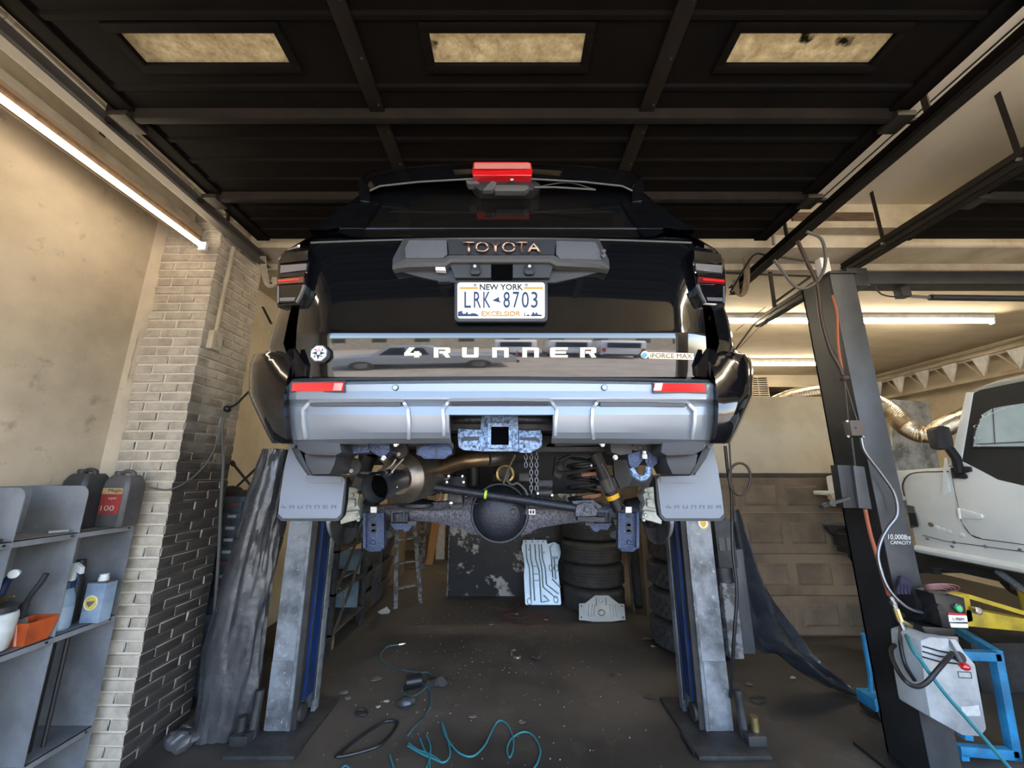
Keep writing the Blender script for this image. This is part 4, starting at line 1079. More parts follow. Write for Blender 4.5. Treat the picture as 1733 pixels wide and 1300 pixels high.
# brackets, hoses and wiring on top of the axle
for q, dd, n_ in (([(757,834),(782,834),(784,856),(778,862),(762,861)], 2.02, 'brake_line_bracket'), ([(908,822),(934,822),(934,846),(908,846)], 2.05, 'link_bushing'), ([(910,812),(936,812),(936,824),(910,824)], 2.0, 'link_bushing'), ([(760,806),(788,806),(788,826),(762,826)], 2.05, 'link_bushing'), ([(878,800),(896,800),(896,815),(878,815)], 2.0, 'relay_box')):
    patch(q, dd, .06, n_, 'steel_dark' if n_ != 'link_bushing' else 'axle_dark', car, bev=.006)
B().lathe(at(770,842,2.018), (0,-1,0), [(.012,0),(.012,.003)], 12).build('bracket_eye', M['ink_black'], car)
B().lathe(at(764,852,2.01), (0,-1,0), [(.009,0),(.009,.012)], 8).build('bracket_bolt', M['bolt'], car)
for pts, D, rp, m_ in (([(650,861),(700,862),(745,862),(762,854),(800,853),(830,850),(848,842)], 2.0, 1.2, 'steel_dark'), ([(862,800),(858,812),(866,820),(876,818),(888,828),(893,838)], 1.95, 1.8, 'grey_hose'), ([(872,770),(862,790),(856,806),(852,818)], 1.9, 1.8, 'grey_hose'),
                       ([(893,838),(910,835),(920,848)], 1.98, 1.4, 'black_hose'), ([(700,815),(720,800),(752,795),(770,805)], 2.1, 3, 'plastic_black'), ([(745,820),(752,812),(762,808)], 2.0, 2, 'steel_galv'), ([(960,775),(940,790),(950,800),(985,795),(1010,790)], 2.0, 2.5, 'chassis_black'), ([(945,780),(975,768),(1000,772)], 1.9, 3, 'chassis_black'),
                       ([(1030,838),(1050,852),(1062,862)], 2.02, 1.4, 'black_hose'), ([(1018,785),(1030,805),(1036,828)], 1.98, 1.5, 'grey_hose'), ([(690,845),(692,834),(742,831),(744,846)], 2.0, 1.8, 'axle_grey')):
    tubep(pts, D, rp, 'hose_line', m_, n=8, sm=5)
for px, py in ((760,806),(783,806),(757,816),(785,816),(910,835),(934,838),(1000,788),(1010,757),(1039,776),(892,836)): B().lathe(at(px, py, 1.98), (0,-1,0), [(.009,0),(.009,.006),(.006,.012)], 8).build('bolt_head', M['bolt'], car)
B().tube([at(855+13*math.cos(2*math.pi*k/20), 802+13*math.sin(2*math.pi*k/20), 2.15) for k in range(20)], .012, 7, closed=True).build('winch_ring', M['brass'], car)
B().lathe(at(855, 802, 2.17), (0,-1,0), [(.035,0),(.035,.01)], 16).build('winch_hub', M['ink_black'], car)
B().cyl(at(800,784,2.2), at(802,822,2.2), .035, 16).build('bump_stop', M['chassis_black'], car)
B().cyl(at(912,834,2.0), at(934,834,2.0), .022, 14).build('link_bush', M['steel_dark'], car)
patch([(1038,778),(1062,778),(1074,800),(1066,822),(1050,828),(1040,806)], 2.0, .03, 'liner_panel', 'plastic_dark', car, bev=.004)
patch([(940,772),(952,770),(958,800),(948,812),(936,806)], 2.15, .05, 'spring_tower', 'steel_dark', car, bev=.006)
patch([(640,776),(668,770),(700,778),(690,790),(660,796)], 1.98, .04, 'heat_shield', 'exhaust', car)
# ================================================================== TWO POST LIFT UNDER THE CAR
def lift_post(s, x0, x1, label, group):
    """x0 outer face, x1 inner lip"""
    t = thing('lift_post', ((x0+x1)/2, 3.05, 0), label, 'lift post', group)
    Y0, Y1, H = 2.93, 3.20, 2.75
    # C channel: back web on the outer side, two walls, inward lips
    B().box(min(x0, x1+s*.075), max(x0, x1+s*.075), Y0, Y0+.012, .02, H).build('front_wall', M['steel_galv'], t)
    B().box(min(x0, x0-s*.012), max(x0, x0-s*.012), Y0+.012, Y1-.012, .02, H).build('back_web', M['steel_galv'], t)
    B().box(min(x0, x1+s*.04), max(x0, x1+s*.04), Y1-.012, Y1, .02, H).build('rear_wall', M['steel_galv'], t)
    xa, xb = sorted((x1+s*.075, x1+s*.055))
    B().box(xa, xb, Y0-.004, Y0+.055, .02, H).build('front_lip', M['steel_galv'], t, bev=.003)
    xa, xb = sorted((x1+s*.055, x1+s*.02))
    B().box(xa, xb, Y0+.01, Y0+.05, .02, H).build('slide_groove', M['grime'], t)
    xa, xb = sorted((x1+s*.028, x1))
    B().box(xa, xb, Y1-.06, Y1+.004, .02, H).build('rear_lip', M['steel_galv'], t, bev=.003)
    xa, xb = sorted((x1+s*.045, x1+s*.010))
    B().box(xa, xb, Y0+.062, Y1-.07, .16, H-.1).build('slide_face', M['blue_paint'], t)
    for yy in (Y0+.070, Y1-.085):
        xa, xb = sorted((x1+s*.012, x1+s*.004)); B().box(xa, xb, yy, yy+.012, .10, H-.1).build('slide_edge', M['steel_dark'], t)
    # base plate with anchors, gussets
    bx0, bx1 = sorted((x0 + s*.10, x1 - s*.10)); 
    B().prism([(bx0, 2.70, .0), (bx1, 2.70, .0), (bx1, 3.05, .0), (bx1, 3.32, .0), (bx0, 3.32, .0)], (0, 0, .022)).build('base_plate', M['steel_dark'], t, bev=.004)
    for ax_, ay_ in ((x0+s*.03, 2.80), (x0+s*.03, 3.28), (x1+s*.05, 3.28)):
        B().lathe((ax_, ay_, .022), (0,0,1), [(.022,0),(.022,.004),(.016,.006),(.016,.022),(.009,.024),(.009,.06)], 6).build('anchor_bolt', M['steel_dark'], t)
    ca = V((x0 + s*.035, 2.86, .022))
    B().cyl(ca, ca + V((0, .03, .25)), .026, 14).build('guard_tube', M['steel_dark'], t)
    B().cyl(ca + V((s*.06, -.02, 0)), ca + V((s*.06, -.02, .13)), .024, 14).build('guard_tube', M['brass'] if s > 0 else M['steel_dark'], t)
    B().box(min(ca.x-.02, ca.x+s*.09), max(ca.x+.02, ca.x+s*.09), 2.78, 2.90, .022, .075).build('foot_block', M['steel_dark'], t, bev=.004)
    B().box(min(x0, x1+s*.08), max(x0, x1+s*.08), Y0-.006, Y0, .03, .42).build('repair_plate', M['steel_galv'], t, bev=.002)
    B().lathe((x1+s*.02, Y0+.06, .10), (1,0,0), [(.05,-.02),(.05,.02)], 16).build('cable_pulley', M['grime'], t)
    # carriage and arms reaching under the sills
    xa, xb = sorted((x1+s*.06, x1+s*.02))
    cr = B().box(min(x1+s*.05, x1+s*.12), max(x1+s*.05, x1+s*.12), Y0+.02, Y1-.02, 1.56, 1.76).build('carriage', M['steel_dark'], t)
    for ty, tx in ((2.68, .62), (4.0, .60)):
        pad = V((cx(ty) + s*tx, ty, 1.58))
        B().bar((x1+s*.10, 3.06, 1.60), pad, .09, .07).build('swing_arm', M['steel_dark'], t, bev=.006)
        B().cyl(pad + V((0,0,.035)), pad + V((0,0,.125)), .05, 16).build('lift_pad', M['rubber'], t)
    return t
lp = lift_post(-1, -1.605, -1.385, 'galvanised lift post with blue slide beside the black tarp bundle', None)
rp = lift_post(1, 1.432, 1.20, 'galvanised lift post with blue slide and a yellow shield sticker', None)
# sticker on the right post
sc_ = at(1190, 886, 2.925)
B().lathe(sc_, (0,-1,0), [(.042,-.002),(.042,.001)], 24).build('sticker', M['badge_white'], rp)
B().tube([sc_ + V((.038*math.cos(2*math.pi*k/24), -.001, .038*math.sin(2*math.pi*k/24))) for k in range(24)], .003, 5, closed=True).build('sticker_rim', M['yellow_ink'], rp)
B().prism([sc_ + V((dx, -.003, dz)) for dx, dz in ((-.022,.014),(.022,.014),(.018,-.008),(0,-.028),(-.018,-.008))], (0,.001,0)).build('sticker_shield', M['yellow_band'], rp)
# control boxes on the outer side of the right post
t = thing('hydraulic_unit', (1.6, 3.02, .4), 'grey hydraulic cylinder boxes strapped outside the lift post with the sticker', 'hydraulic unit')
B().box(1.49, 1.63, 2.99, 3.12, .98, 1.32).build('motor_case', M['steel_dark'], t, bev=.012)
B().box(1.505, 1.545, 2.985, 2.99, 1.10, 1.19).build('nameplate', M['plastic_grey'], t); B().box(1.56, 1.60, 2.985, 2.99, 1.10, 1.19).build('nameplate', M['plastic_grey'], t)
B().cyl((1.545, 3.05, .86), (1.545, 3.05, .98), .05, 18).build('neck', M['steel_dark'], t)
B().box(1.50, 1.60, 3.0, 3.12, .40, .88).build('tank', M['paint_grey_old'], t, bev=.01)
B().box(1.605, 1.70, 3.03, 3.14, .42, 1.10).build('cover', M['post_grey'], t, bev=.01)
tag(B().tube(spl([at(1227,755,2.86), at(1232,800,2.86), at(1238,840,2.86), at(1240,930,2.84), at(1247,1000,2.82), at(1242,1080,2.82), at(1238,1150,2.86), at(1236,1180,2.9)], 6), .011, 8).build('hanging_cable', M['black_hose']), 'black cable hanging down along the grey hydraulic boxes', 'cable')
lo_ = [at(1252+18*math.cos(2*math.pi*k/16)*(1-.1*math.sin(2*math.pi*k/16)), 811+27*math.sin(2*math.pi*k/16), 2.80) for k in range(16)]
tag(B().tube(spl(lo_, 3, True), .009, 8, closed=True).build('cable_loop', mat('brown_cable', (.05,.03,.022), .5)), 'brown cable loop tied to the hanging cable by the right mud flap', 'cable')
tag(B().tube([at(1234,745,2.80), at(1237,800,2.80), at(1239,880,2.82)], .006, 6).build('thin_cable', M['brown_cable']), 'thin straight brown cable behind the right mud flap', 'cable')
# ================================================================== STEEL BIN SHELF ON THE LEFT WALL
SX0, SX1 = -2.665, -2.35
sh = thing('bin_shelf', (-2.5, 2.0, 0), 'grey sheet steel bin shelf with rounded dividers against the plaster wall', 'shelf')
DY = [1.34, 1.64, 1.93, 2.215, 2.53]
for k, y in enumerate(DY):
    pts = [(SX0, y, .02), (SX1, y, .02), (SX1, y, 1.53)]
    for a in range(0, 91, 18): pts.append((SX1 - .05 + .05*math.cos(R(a)), y, 1.53 + .05*math.sin(R(a))))
    if k == 4: pts = [(SX0, y, .02), (SX1, y, .02), (SX1, y, 1.34), (SX0, y, 1.34)]
    pts.append((SX0, y, pts[-1][2])) if k < 4 else None
    B().prism(pts, (0, .004, 0)).build('divider', M['sheet_grey'], sh)
B().box(SX0, SX0+.004, DY[0], DY[-1], .02, 1.58).build('back_panel', M['sheet_grey'], sh)
for y0, y1 in zip(DY[:-1], DY[1:]):
    for z in (.27, .83, 1.335):
        B().box(SX0+.004, SX1-.002, y0+.005, y1-.001, z-.004, z).box(SX1-.006, SX1-.002, y0+.005, y1-.001, z-.03, z).build('shelf_board', M['sheet_grey'], sh)
        B().cyl((SX1-.004, y1-.03, z-.015), (SX1+.004, y1-.03, z-.015), .006, 8).build('rivet', M['steel_dark'], sh)
tag(B().cyl((-2.42, 2.13, 1.345), (-2.38, 2.19, 1.345), .010, 10).build('small_fitting', M['bolt']), 'small metal fitting lying on the upper bin shelf board', 'fitting')
tag(B().box(-2.63, -2.36, 1.66, 1.90, 1.336, 1.352).build('dark_sheet', M['grime']), 'dark flat sheet lying on the upper bin shelf board', 'sheet')

def jug(c0, wx, wy, h, m_, label, lab):
    c0 = V(c0); t = thing('oil_jug', c0, label, 'jug')
    ring = lambda f, z, ox=0: [c0 + V((wx*f*a + ox, wy*f*b_, z)) for a, b_ in ((-.5,-.38),(-.38,-.5),(.38,-.5),(.5,-.38),(.5,.38),(.38,.5),(-.38,.5),(-.5,.38))]
    B().loft([ring(.94,0), ring(1,.012), ring(1,h*.72), ring(.95,h*.86), ring(.80,h*.96), ring(.66,h)]).build('body', M[m_], t, bev=.004, sharp=50)
    b = B().tube(spl([c0 + V((wx*.30,-.01,h*.90)), c0 + V((wx*.30,-.01,h+.012)), c0 + V((0,-.01,h+.022)), c0 + V((-wx*.15,-.01,h+.005))], 5), .013, 8); b.build('handle', M[m_], t)
    B().lathe(c0 + V((-wx*.28, 0, h)), (0,0,1), [(.024,-.01),(.024,.022),(.018,.026)], 14).build('cap', M[m_], t)
    if lab:
        yy = c0.y - wy*.5 - .0015
        B().box(c0.x-wx*.38, c0.x+wx*.36, yy, yy+.002, c0.z+.075, c0.z+.19).build('red_label', M['label_red'], t)
        B().box(c0.x-wx*.38, c0.x+wx*.36, yy, yy+.002, c0.z+.19, c0.z+.225).build('cream_label', M['cardboard'], t)
        lettering('Magic', (c0.x-wx*.15, yy-.001, c0.z+.196), (c0.x+wx*.33, yy-.001, c0.z+.196), (c0.x-wx*.15, yy-.001, c0.z+.220), .0005, 'label_lettering', M['ink_black'], t)
        lettering('super', (c0.x-wx*.10, yy-.001, c0.z+.155), (c0.x+wx*.20, yy-.001, c0.z+.155), (c0.x-wx*.10, yy-.001, c0.z+.170), .0005, 'label_lettering', M['scrap_white'], t)
        lettering('100', (c0.x-wx*.30, yy-.001, c0.z+.095), (c0.x+wx*.18, yy-.001, c0.z+.095), (c0.x-wx*.30, yy-.001, c0.z+.125), .0005, 'label_lettering', M['scrap_white'], t)
    return t
jug((-2.545, 2.38, 1.336), .15, .17, .31, 'jug_dark', 'dark grey oil jug on the upper bin shelf behind the labelled jug', False)
jug((-2.395, 2.46, 1.336), .165, .13, .30, 'jug_grey', 'brown grey oil jug with a red label on the upper bin shelf', True)
# blue spray bottle
c0 = V((-2.43, 2.30, .832)); t = thing('spray_bottle', c0, 'pale blue trigger spray bottle with white head beside the solvent can', 'spray bottle')
B().lathe(c0, (0,0,1), [(.040,0),(.043,.008),(.043,.13),(.040,.16),(.026,.20),(.018,.215),(.018,.225)], 20).build('bottle', M['bottle_blue'], t)
B().lathe(c0, (0,0,1), [(.0445,.01),(.0445,.115)], 20, cap=False).build('label_wrap', M['can_blue'], t)
B().box(c0.x+.005, c0.x+.036, c0.y-.0465, c0.y-.043, .845, .93).build('label_patch', M['navy_plastic'], t)
lettering('ECOLAB', (c0.x+.033, c0.y-.047, .848), (c0.x+.033, c0.y-.047, .926), (c0.x+.012, c0.y-.047, .848), .0006, 'label_lettering', M['badge_white'], t, n=(0,-1,0))
B().lathe(c0, (0,0,1), [(.020,.20),(.026,.205),(.026,.235),(.020,.24)], 16).build('collar', M['navy_plastic'], t)
B().prism([c0 + V(p) for p in ((-.02,-.012,.24),(.022,-.012,.24),(.030,-.012,.29),(.062,-.012,.275),(.058,-.012,.31),(.02,-.012,.335),(-.03,-.012,.325))], (0,.024,0)).build('spray_head', M['bottle_white'], t, bev=.003)
B().tube(spl([c0 + V((.035,0,.285)), c0 + V((.05,0,.25)), c0 + V((.045,0,.22))], 4), .005, 6).build('trigger', M['navy_plastic'], t)
tag(B().lathe((-2.48, 2.39, .832), (0,0,1), [(.030,0),(.030,.22),(.022,.26),(.024,.30),(.020,.33)], 16).build('dark_bottle', M['ink_black']), 'black bottle standing behind the pale blue spray bottle', 'bottle')
# solvent can
c0 = V((-2.415, 2.445, .832)); t = thing('solvent_can', c0, 'blue and white rectangular solvent can with a round yellow emblem', 'can')
c0 = V((-2.31-.05, 2.42, .832))
B().box(c0.x-.055, c0.x+.055, c0.y-.035, c0.y+.035, c0.z, c0.z+.21).build('body', M['can_blue'], t, bev=.008)
B().box(c0.x-.057, c0.x+.057, c0.y-.037, c0.y+.037, c0.z+.205, c0.z+.213).build('rim', M['jug_grey'], t, bev=.003)
B().lathe(c0 + V((0,0,.213)), (0,0,1), [(.024,0),(.024,.016),(.021,.02),(.021,.034),(.016,.036)], 16).build('screw_cap', M['bottle_white'], t)
B().lathe(c0 + V((-.008,-.036,.105)), (0,-1,0), [(.040,0),(.040,.001)], 24).build('emblem_disc', M['yellow_ink'], t)
B().tube([c0 + V((-.008+.036*math.cos(2*math.pi*k/24), -.0375, .105+.036*math.sin(2*math.pi*k/24))) for k in range(24)], .0015, 5, closed=True).build('emblem_ring', M['badge_white'], t)
B().prism([c0 + V((-.008+a, -.0385, .105+q)) for a, q in ((-.022,.006),(.022,.012),(.018,.0),(-.004,-.022),(-.02,-.006))], (0,.001,0)).build('emblem_mark', M['leaf_brown'], t)
# sprayer jar, tray, brush in the middle bin
c0 = V((-2.43, 2.015, .832)); t = thing('sprayer_jar', c0, 'white sprayer jar with blue trigger and brass nozzle next to the orange tray', 'sprayer')
B().lathe(c0, (0,0,1), [(.040,0),(.060,.012),(.066,.05),(.070,.15),(.066,.17),(.05,.178)], 24).build('jar', M['bottle_white'], t)
B().lathe(c0, (0,0,1), [(.060,.172),(.060,.20),(.045,.21),(.02,.215)], 20).build('jar_lid', M['jug_dark'], t)
B().tube(spl([c0 + V((-.02,0,.21)), c0 + V((-.01,0,.26)), c0 + V((.0,0,.31)), c0 + V((.035,0,.345))], 5), .016, 10).build('sprayer_body', M['navy_plastic'], t)
B().lathe(c0 + V((.035,-.004,.345)), (.6,-1,0), [(.018,-.01),(.020,.012),(.015,.013)], 14).build('gauge', M['bottle_white'], t)
B().tube([c0 + V((.0,-.01,.215)), c0 + V((.03,-.02,.245)), c0 + V((.08,-.02,.25))], [.010,.010,.005], 8).build('brass_nozzle', M['brass'], t)
B().box(c0.x-.05, c0.x-.015, c0.y-.03, c0.y+.02, c0.z+.25, c0.z+.30).build('pale_lever', M['bottle_white'], t, bev=.006)
c0 = V((-2.405, 2.145, .832)); t = thing('orange_tray', c0, 'dirty orange plastic tray holding a paint brush', 'tray')
ring = lambda a, b_, z: [c0 + V((x*a, y*b_, z)) for x, y in ((-1,-1),(1,-1),(1,1),(-1,1))]
B().grid([ring(.045,.05,.0), ring(.065,.065,.105), ring(.060,.060,.105), ring(.040,.045,.008)], cu=True).poly(ring(.045,.05,0)).poly(ring(.040,.045,.008)).build('tray', M['orange_plastic'], t)
B().obox(c0 + V((.005,-.060,.05)), (.004,0,0), (0,.002,.0), (0,-.008,.05)).build('drip_streak', mat('drip', (.75,.35,.25), .6), t)
c0 = V((-2.40, 2.11, .95)); t = thing('paint_brush', c0, 'black handled paint brush lying in the orange tray', 'brush')
B().tube(spl([c0 + V((-.03,0,.0)), c0 + V((-.02,0,.06)), c0 + V((.0,.0,.11)), c0 + V((.02,.01,.16)), c0 + V((.03,.015,.20))], 4), [.016]*5+[.011]*6+[.012]*6, 8).build('handle', M['ink_black'], t)
B().obox(c0 + V((-.025,-.01,-.02)), (.04,0,.012), (0,.01,0), (-.005,0,.014)).build('ferrule', M['bolt'], t, bev=.003)
B().obox(c0 + V((-.045,-.01,-.045)), (.035,0,.01), (0,.009,0), (-.008,0,.022)).build('bristles', M['jug_dark'], t)
for k, (x, y, m_, ll) in enumerate(((-2.44, 2.27, 'ink_black', 'thickest'), (-2.41, 2.31, 'black_hose', 'middle'), (-2.385, 2.36, 'ink_black', 'thinnest'))):
    tag(B().cyl((x-.04, y, .272), (x-.06, y+.02, .78), .022-.006*k, 10).build('steel_rod', M[m_]), '%s black rod leaning in the bottom bin of the shelf' % ll, 'rod', 'rods in the bottom bin')

# ================================================================== PILLAR FITTINGS
t = thing('power_outlet', (PX+.02, 2.72, 2.35), 'pale outlet box with conduit on the darkened side of the brick pillar', 'outlet')
oc_ = ax(358, 577, PX)
B().box(PX+.002, PX+.045, oc_.y-.045, oc_.y+.045, oc_.z-.07, oc_.z+.07).build('box', M['beam_cream'], t, bev=.006)
for dz in (-.035, .0, .035): B().lathe((PX+.045, oc_.y, oc_.z+dz), (1,0,0), [(.016,0),(.016,.003)], 12).build('socket', M['grey_pipe'], t)
B().tube([(PX+.02, oc_.y, oc_.z+.07), (PX+.02, oc_.y+.02, 3.38)], .014, 8).build('conduit', M['beam_cream'], t)
tag(B().tube(spl([ax(388,690,PX+.025), ax(376,720,PX+.03), ax(378,780,PX+.03), ax(374,850,PX+.03), ax(370,940,PX+.03), ax(362,1050,PX+.03), ax(352,1150,PX+.04)], 5), .011, 8).build('wall_cable', M['grey_hose']), 'grey cable running down the darkened pillar side', 'cable')
tag(B().tube(spl([V((-2.30, 2.52, 1.56)), ax(290,828,PX+.03), ax(330,805,PX+.03), ax(358,770,PX+.03), ax(376,722,PX+.03)], 6), .006, 6).build('swag_cable', M['grey_hose']), 'thin cable swagged from the labelled jug across the pillar', 'cable')
tag(B().tube(spl([ax(384,692,PX+.02), at(400,684,2.9), at(412,672,2.8), at(424,660,2.6)], 4), .008, 6).ball(ax(385,692,PX+.03), .028, 6).build('tied_cable', M['black_hose']), 'black cable knot tied between the pillar and the car', 'cable')
tag(B().bar(at(445,520,3.6), at(459,548,3.6), .03, .012).build('wall_strap', M['ink_black']), 'short black strap on the cream wall behind the left tail lamp', 'strap')
# blue parts cabinet behind the tarp bundle
t = thing('parts_cabinet', (-2.4, 3.55, 0), 'dark blue parts cabinet with labelled drawers behind the brick pillar', 'cabinet')
B().box(-2.66, -2.20, 3.30, 3.85, 0, 1.46).build('body', M['drawer_blue'], t, bev=.006)
for k in range(9):
    z = .62 + k*.09
    for j in range(3):
        x = -2.64 + j*.148
        dr = B().box(x, x+.138, 3.285, 3.30, z, z+.078).build('drawer', M['drawer_blue'], t, bev=.003)
        B().box(x+.035, x+.105, 3.281, 3.286, z+.045, z+.066).build('drawer_label', M['scrap_white'] if (k+j) % 5 else M['label_red'], dr)
B().box(-2.65, -2.21, 3.285, 3.30, .04, .58).build('lower_door', M['pale_blue'], t, bev=.004)
t = thing('lug_wrench', at(405, 835, 3.5), 'black four way lug wrench on top of the parts cabinet', 'wrench')
wc = V((-2.33, 3.46, 1.60))
for d in (V((.13,0,.14)), V((.13,.0,-.13))):
    B().cyl(wc - d, wc + d, .011, 8).build('bar', M['ink_black'], t)
    for s in (-1, 1): B().lathe(wc + d*s*.85, d*s, [(.014,0),(.02,.02),(.02,.05)], 10).build('socket', M['ink_black'], t)
tag(B().box(-2.60, -2.24, 3.34, 3.6, 1.462, 1.50).ball((-2.42, 3.44, 1.50), .06, 6, (1.6,1,.7)).build('rag_heap', M['grime']), 'dark rag heap on top of the parts cabinet', 'rag')

# ================================================================== TARPS
def cloth_tube(rows, n, seed, name, m_, label, amp=.03):
    G = []
    for i, (cx_, cy_, z, rx, ry) in enumerate(rows):
        ring = []
        for k in range(n):
            a = 2*math.pi*k/n
            q_ = V((math.cos(a)*2.0 + seed, math.sin(a)*2.0, z*.7))
            f = 1 + amp*4*noise.noise(q_) + amp*4*(abs(noise.noise(q_*1.6)) - .25) - amp*3.5*(abs(noise.noise(V((q_.x*1.5, q_.y*1.5, z*2.1)))) - .2) - amp*1.6*(abs(noise.noise(V((q_.x*3.5, q_.y*3.5, z*6)))) - .2)
            ring.append(V((cx_ + rx*math.cos(a)*f, cy_ + ry*math.sin(a)*f, z + .012*noise.noise(V((k*.4, z*5, seed))))))
        G.append(ring)
    return tag(B().loft(G).build(name, M[m_], sharp=42), label, 'tarp')
rows = []
for i in range(70):
    t_ = i/69.; z = .02 + 1.80*t_
    xl = interp([(0,-2.06),(.25,-2.09),(.5,-2.05),(.8,-1.96),(1,-1.89)], t_); xr = interp([(0,-1.72),(.12,-1.69),(.3,-1.69),(.6,-1.69),(1,-1.69)], t_)
    rows.append(((xl+xr)/2, 2.93 + .05*t_, z, (xr-xl)/2, .13 - .03*t_))
cloth_tube(rows, 72, 1.7, 'black_tarp', 'tarp', 'crumpled black tarp wrapped upright between the brick pillar and the lift post', .05)
tag(B().ball((-2.03, 2.80, .055), .07, 12, (1.5,.9,.7)).jitter(.045, 17).build('tarp_scrap', M['tarp']), 'small crumpled tarp scrap at the foot of the upright tarp', 'tarp')
# right tarp: sheet hung from the post, its foot dragged out on the floor
top_l = [at(1236,862,3.16), at(1243,905,3.16), at(1250,960,3.18), at(1258,1020,3.20), at(1264,1075,3.22), at(1290,1105,3.26), at(1315,1108,3.28), at(1350,1135,3.30), at(1400,1162,3.33), at(1440,1176,3.35)]
top_r = [at(1247,862,3.20), at(1262,905,3.24), at(1282,965,3.30), at(1305,1010,3.36), at(1330,1045,3.42), at(1358,1080,3.46), at(1375,1105,3.48), at(1396,1128,3.47), at(1420,1146,3.44), at(1444,1166,3.40)]
G = []
L1, R1 = spl(top_l, 5), spl(top_r, 5)
for i, (a, q) in enumerate(zip(L1, R1)):
    row = []
    wd = (q-a).length
    for k in range(15):
        t_ = k/14.; p = a.lerp(q, t_)
        fold = 1.5*math.sin(t_*math.pi*3.6 + i*.09 + 2*noise.noise(V((i*.06, t_*2, 3)))) * min(.06, wd*.16) * math.sin(math.pi*t_)**.5
        p.y += -fold - .05*math.sin(math.pi*t_); p.z = max(p.z + .25*fold, .012); row.append(p)
    G.append(row)
tag(B().shell(G, (.004,.012,.002)).build('black_tarp', M['tarp_navy'], sharp=45), 'black plastic tarp hanging off the right lift post and dragging on the floor', 'tarp')

# ================================================================== BACK OF THE BAY
tag(B().box(-.88, .95, 5.80, 5.84, 0, 1.42).build('dark_board', M['dark_board'], bev=.004), 'dark stained board standing behind the silver skid plates', 'board')
tag(B().box(-.895, -.878, 5.77, 5.85, 0, 1.44).build('board_edge', M['paint_grey_old']), 'thin pale edge strip on the dark stained board', 'strip')
def tyre(c0, ro, ri, wd, lug, label, group, m_='rubber'):
    c0 = V(c0); t = thing('tyre', c0, label, 'tyre', group)
    h = wd
    prof = [(ri,.012),(ri+.02,.0),(ri+(ro-ri)*.5,-.004),(ro-.03,.012),(ro-.008,.032),(ro-.002,.05)]
    gv = []
    for k in range(1, 5):
        z = .05 + (h-.10)*k/5.; gv += [(ro,z-.007),(ro-.008,z-.005),(ro-.008,z+.005),(ro,z+.007)]
    prof = prof + gv + [(ro-.002,h-.05),(ro-.008,h-.032),(ro-.03,h-.012),(ri+(ro-ri)*.5,h+.004),(ri+.02,h),(ri,h-.012)]
    B().lathe(c0, (0,0,1), prof + [prof[0]], 48, cap=False).build('carcass', M[m_], t, sharp=30)
    if lug:
        b = B()
        for k in range(30):
            a = 2*math.pi*k/30
            for z, da in ((.05,0),(h*.5-.02,.10),(h-.09,.02)):
                d = V((math.cos(a+da), math.sin(a+da), 0)); e = V((-d.y, d.x, 0))
                b.obox(c0 + d*(ro+.004) + V((0,0,z+.02)), d*.008, e*.024, V((0,0,.026)) + e*.008)
        b.build('tread_lugs', M[m_], t)['kind'] = 'stuff'
    else:
        b = B()
        for k in range(60):
            a = 2*math.pi*k/60; d = V((math.cos(a), math.sin(a), 0)); e = V((-d.y, d.x, 0))
            for z in (.045, h-.06): b.obox(c0 + d*(ro-.012) + V((0,0,z)), d*.012, e*.011, V((0,0,.014)))
        b.build('shoulder_blocks', M[m_], t)['kind'] = 'stuff'
    return t
names = ['bottom', 'second', 'third', 'top']
tc = V((1.05, 5.42, 0))
t0 = tyre(tc, .385, .215, .262, False, 'road tyre at the bottom of the four tyre stack by the skid plates', 'road tyres stacked by the skid plates')
for k in range(1, 4): dup(t0, (tc.x + (.01, -.012, .008)[k-1], tc.y + (.008, -.01, .006)[k-1], .272*k), (0, 0, k*.7), 'road tyre %s in the four tyre stack by the skid plates' % ('second from the floor', 'third from the floor', 'on top')[k-1])
tc2 = V((1.78, 4.28, 0))
t0 = tyre(tc2, .375, .215, .25, True, 'mud terrain tyre at the bottom of the stack behind the right lift post', 'mud tyres behind the right lift post')
for k in range(1, 4): dup(t0, (tc2.x + .01*k, tc2.y + .012*(-1)**k, .263*k), (0, 0, k*.5), 'mud terrain tyre %s in the stack behind the right lift post' % ('second from the floor', 'third from the floor', 'on top')[k-1])
tag(B().box(1.72, 1.84, 4.22, 4.42, 1.06, 1.125).build('brick_block', M['brick_red'], bev=.004), 'single red brick lying on top of the mud tyre stack', 'brick')
tag(B().prism([(1.52,4.12,1.052),(1.65,4.06,1.06),(1.62,4.16,1.07),(1.54,4.18,1.06)], (0,0,.012)).build('leaf_scrap', M['wood_tan']), 'dry leaf scrap on top of the mud tyre stack', 'scrap')
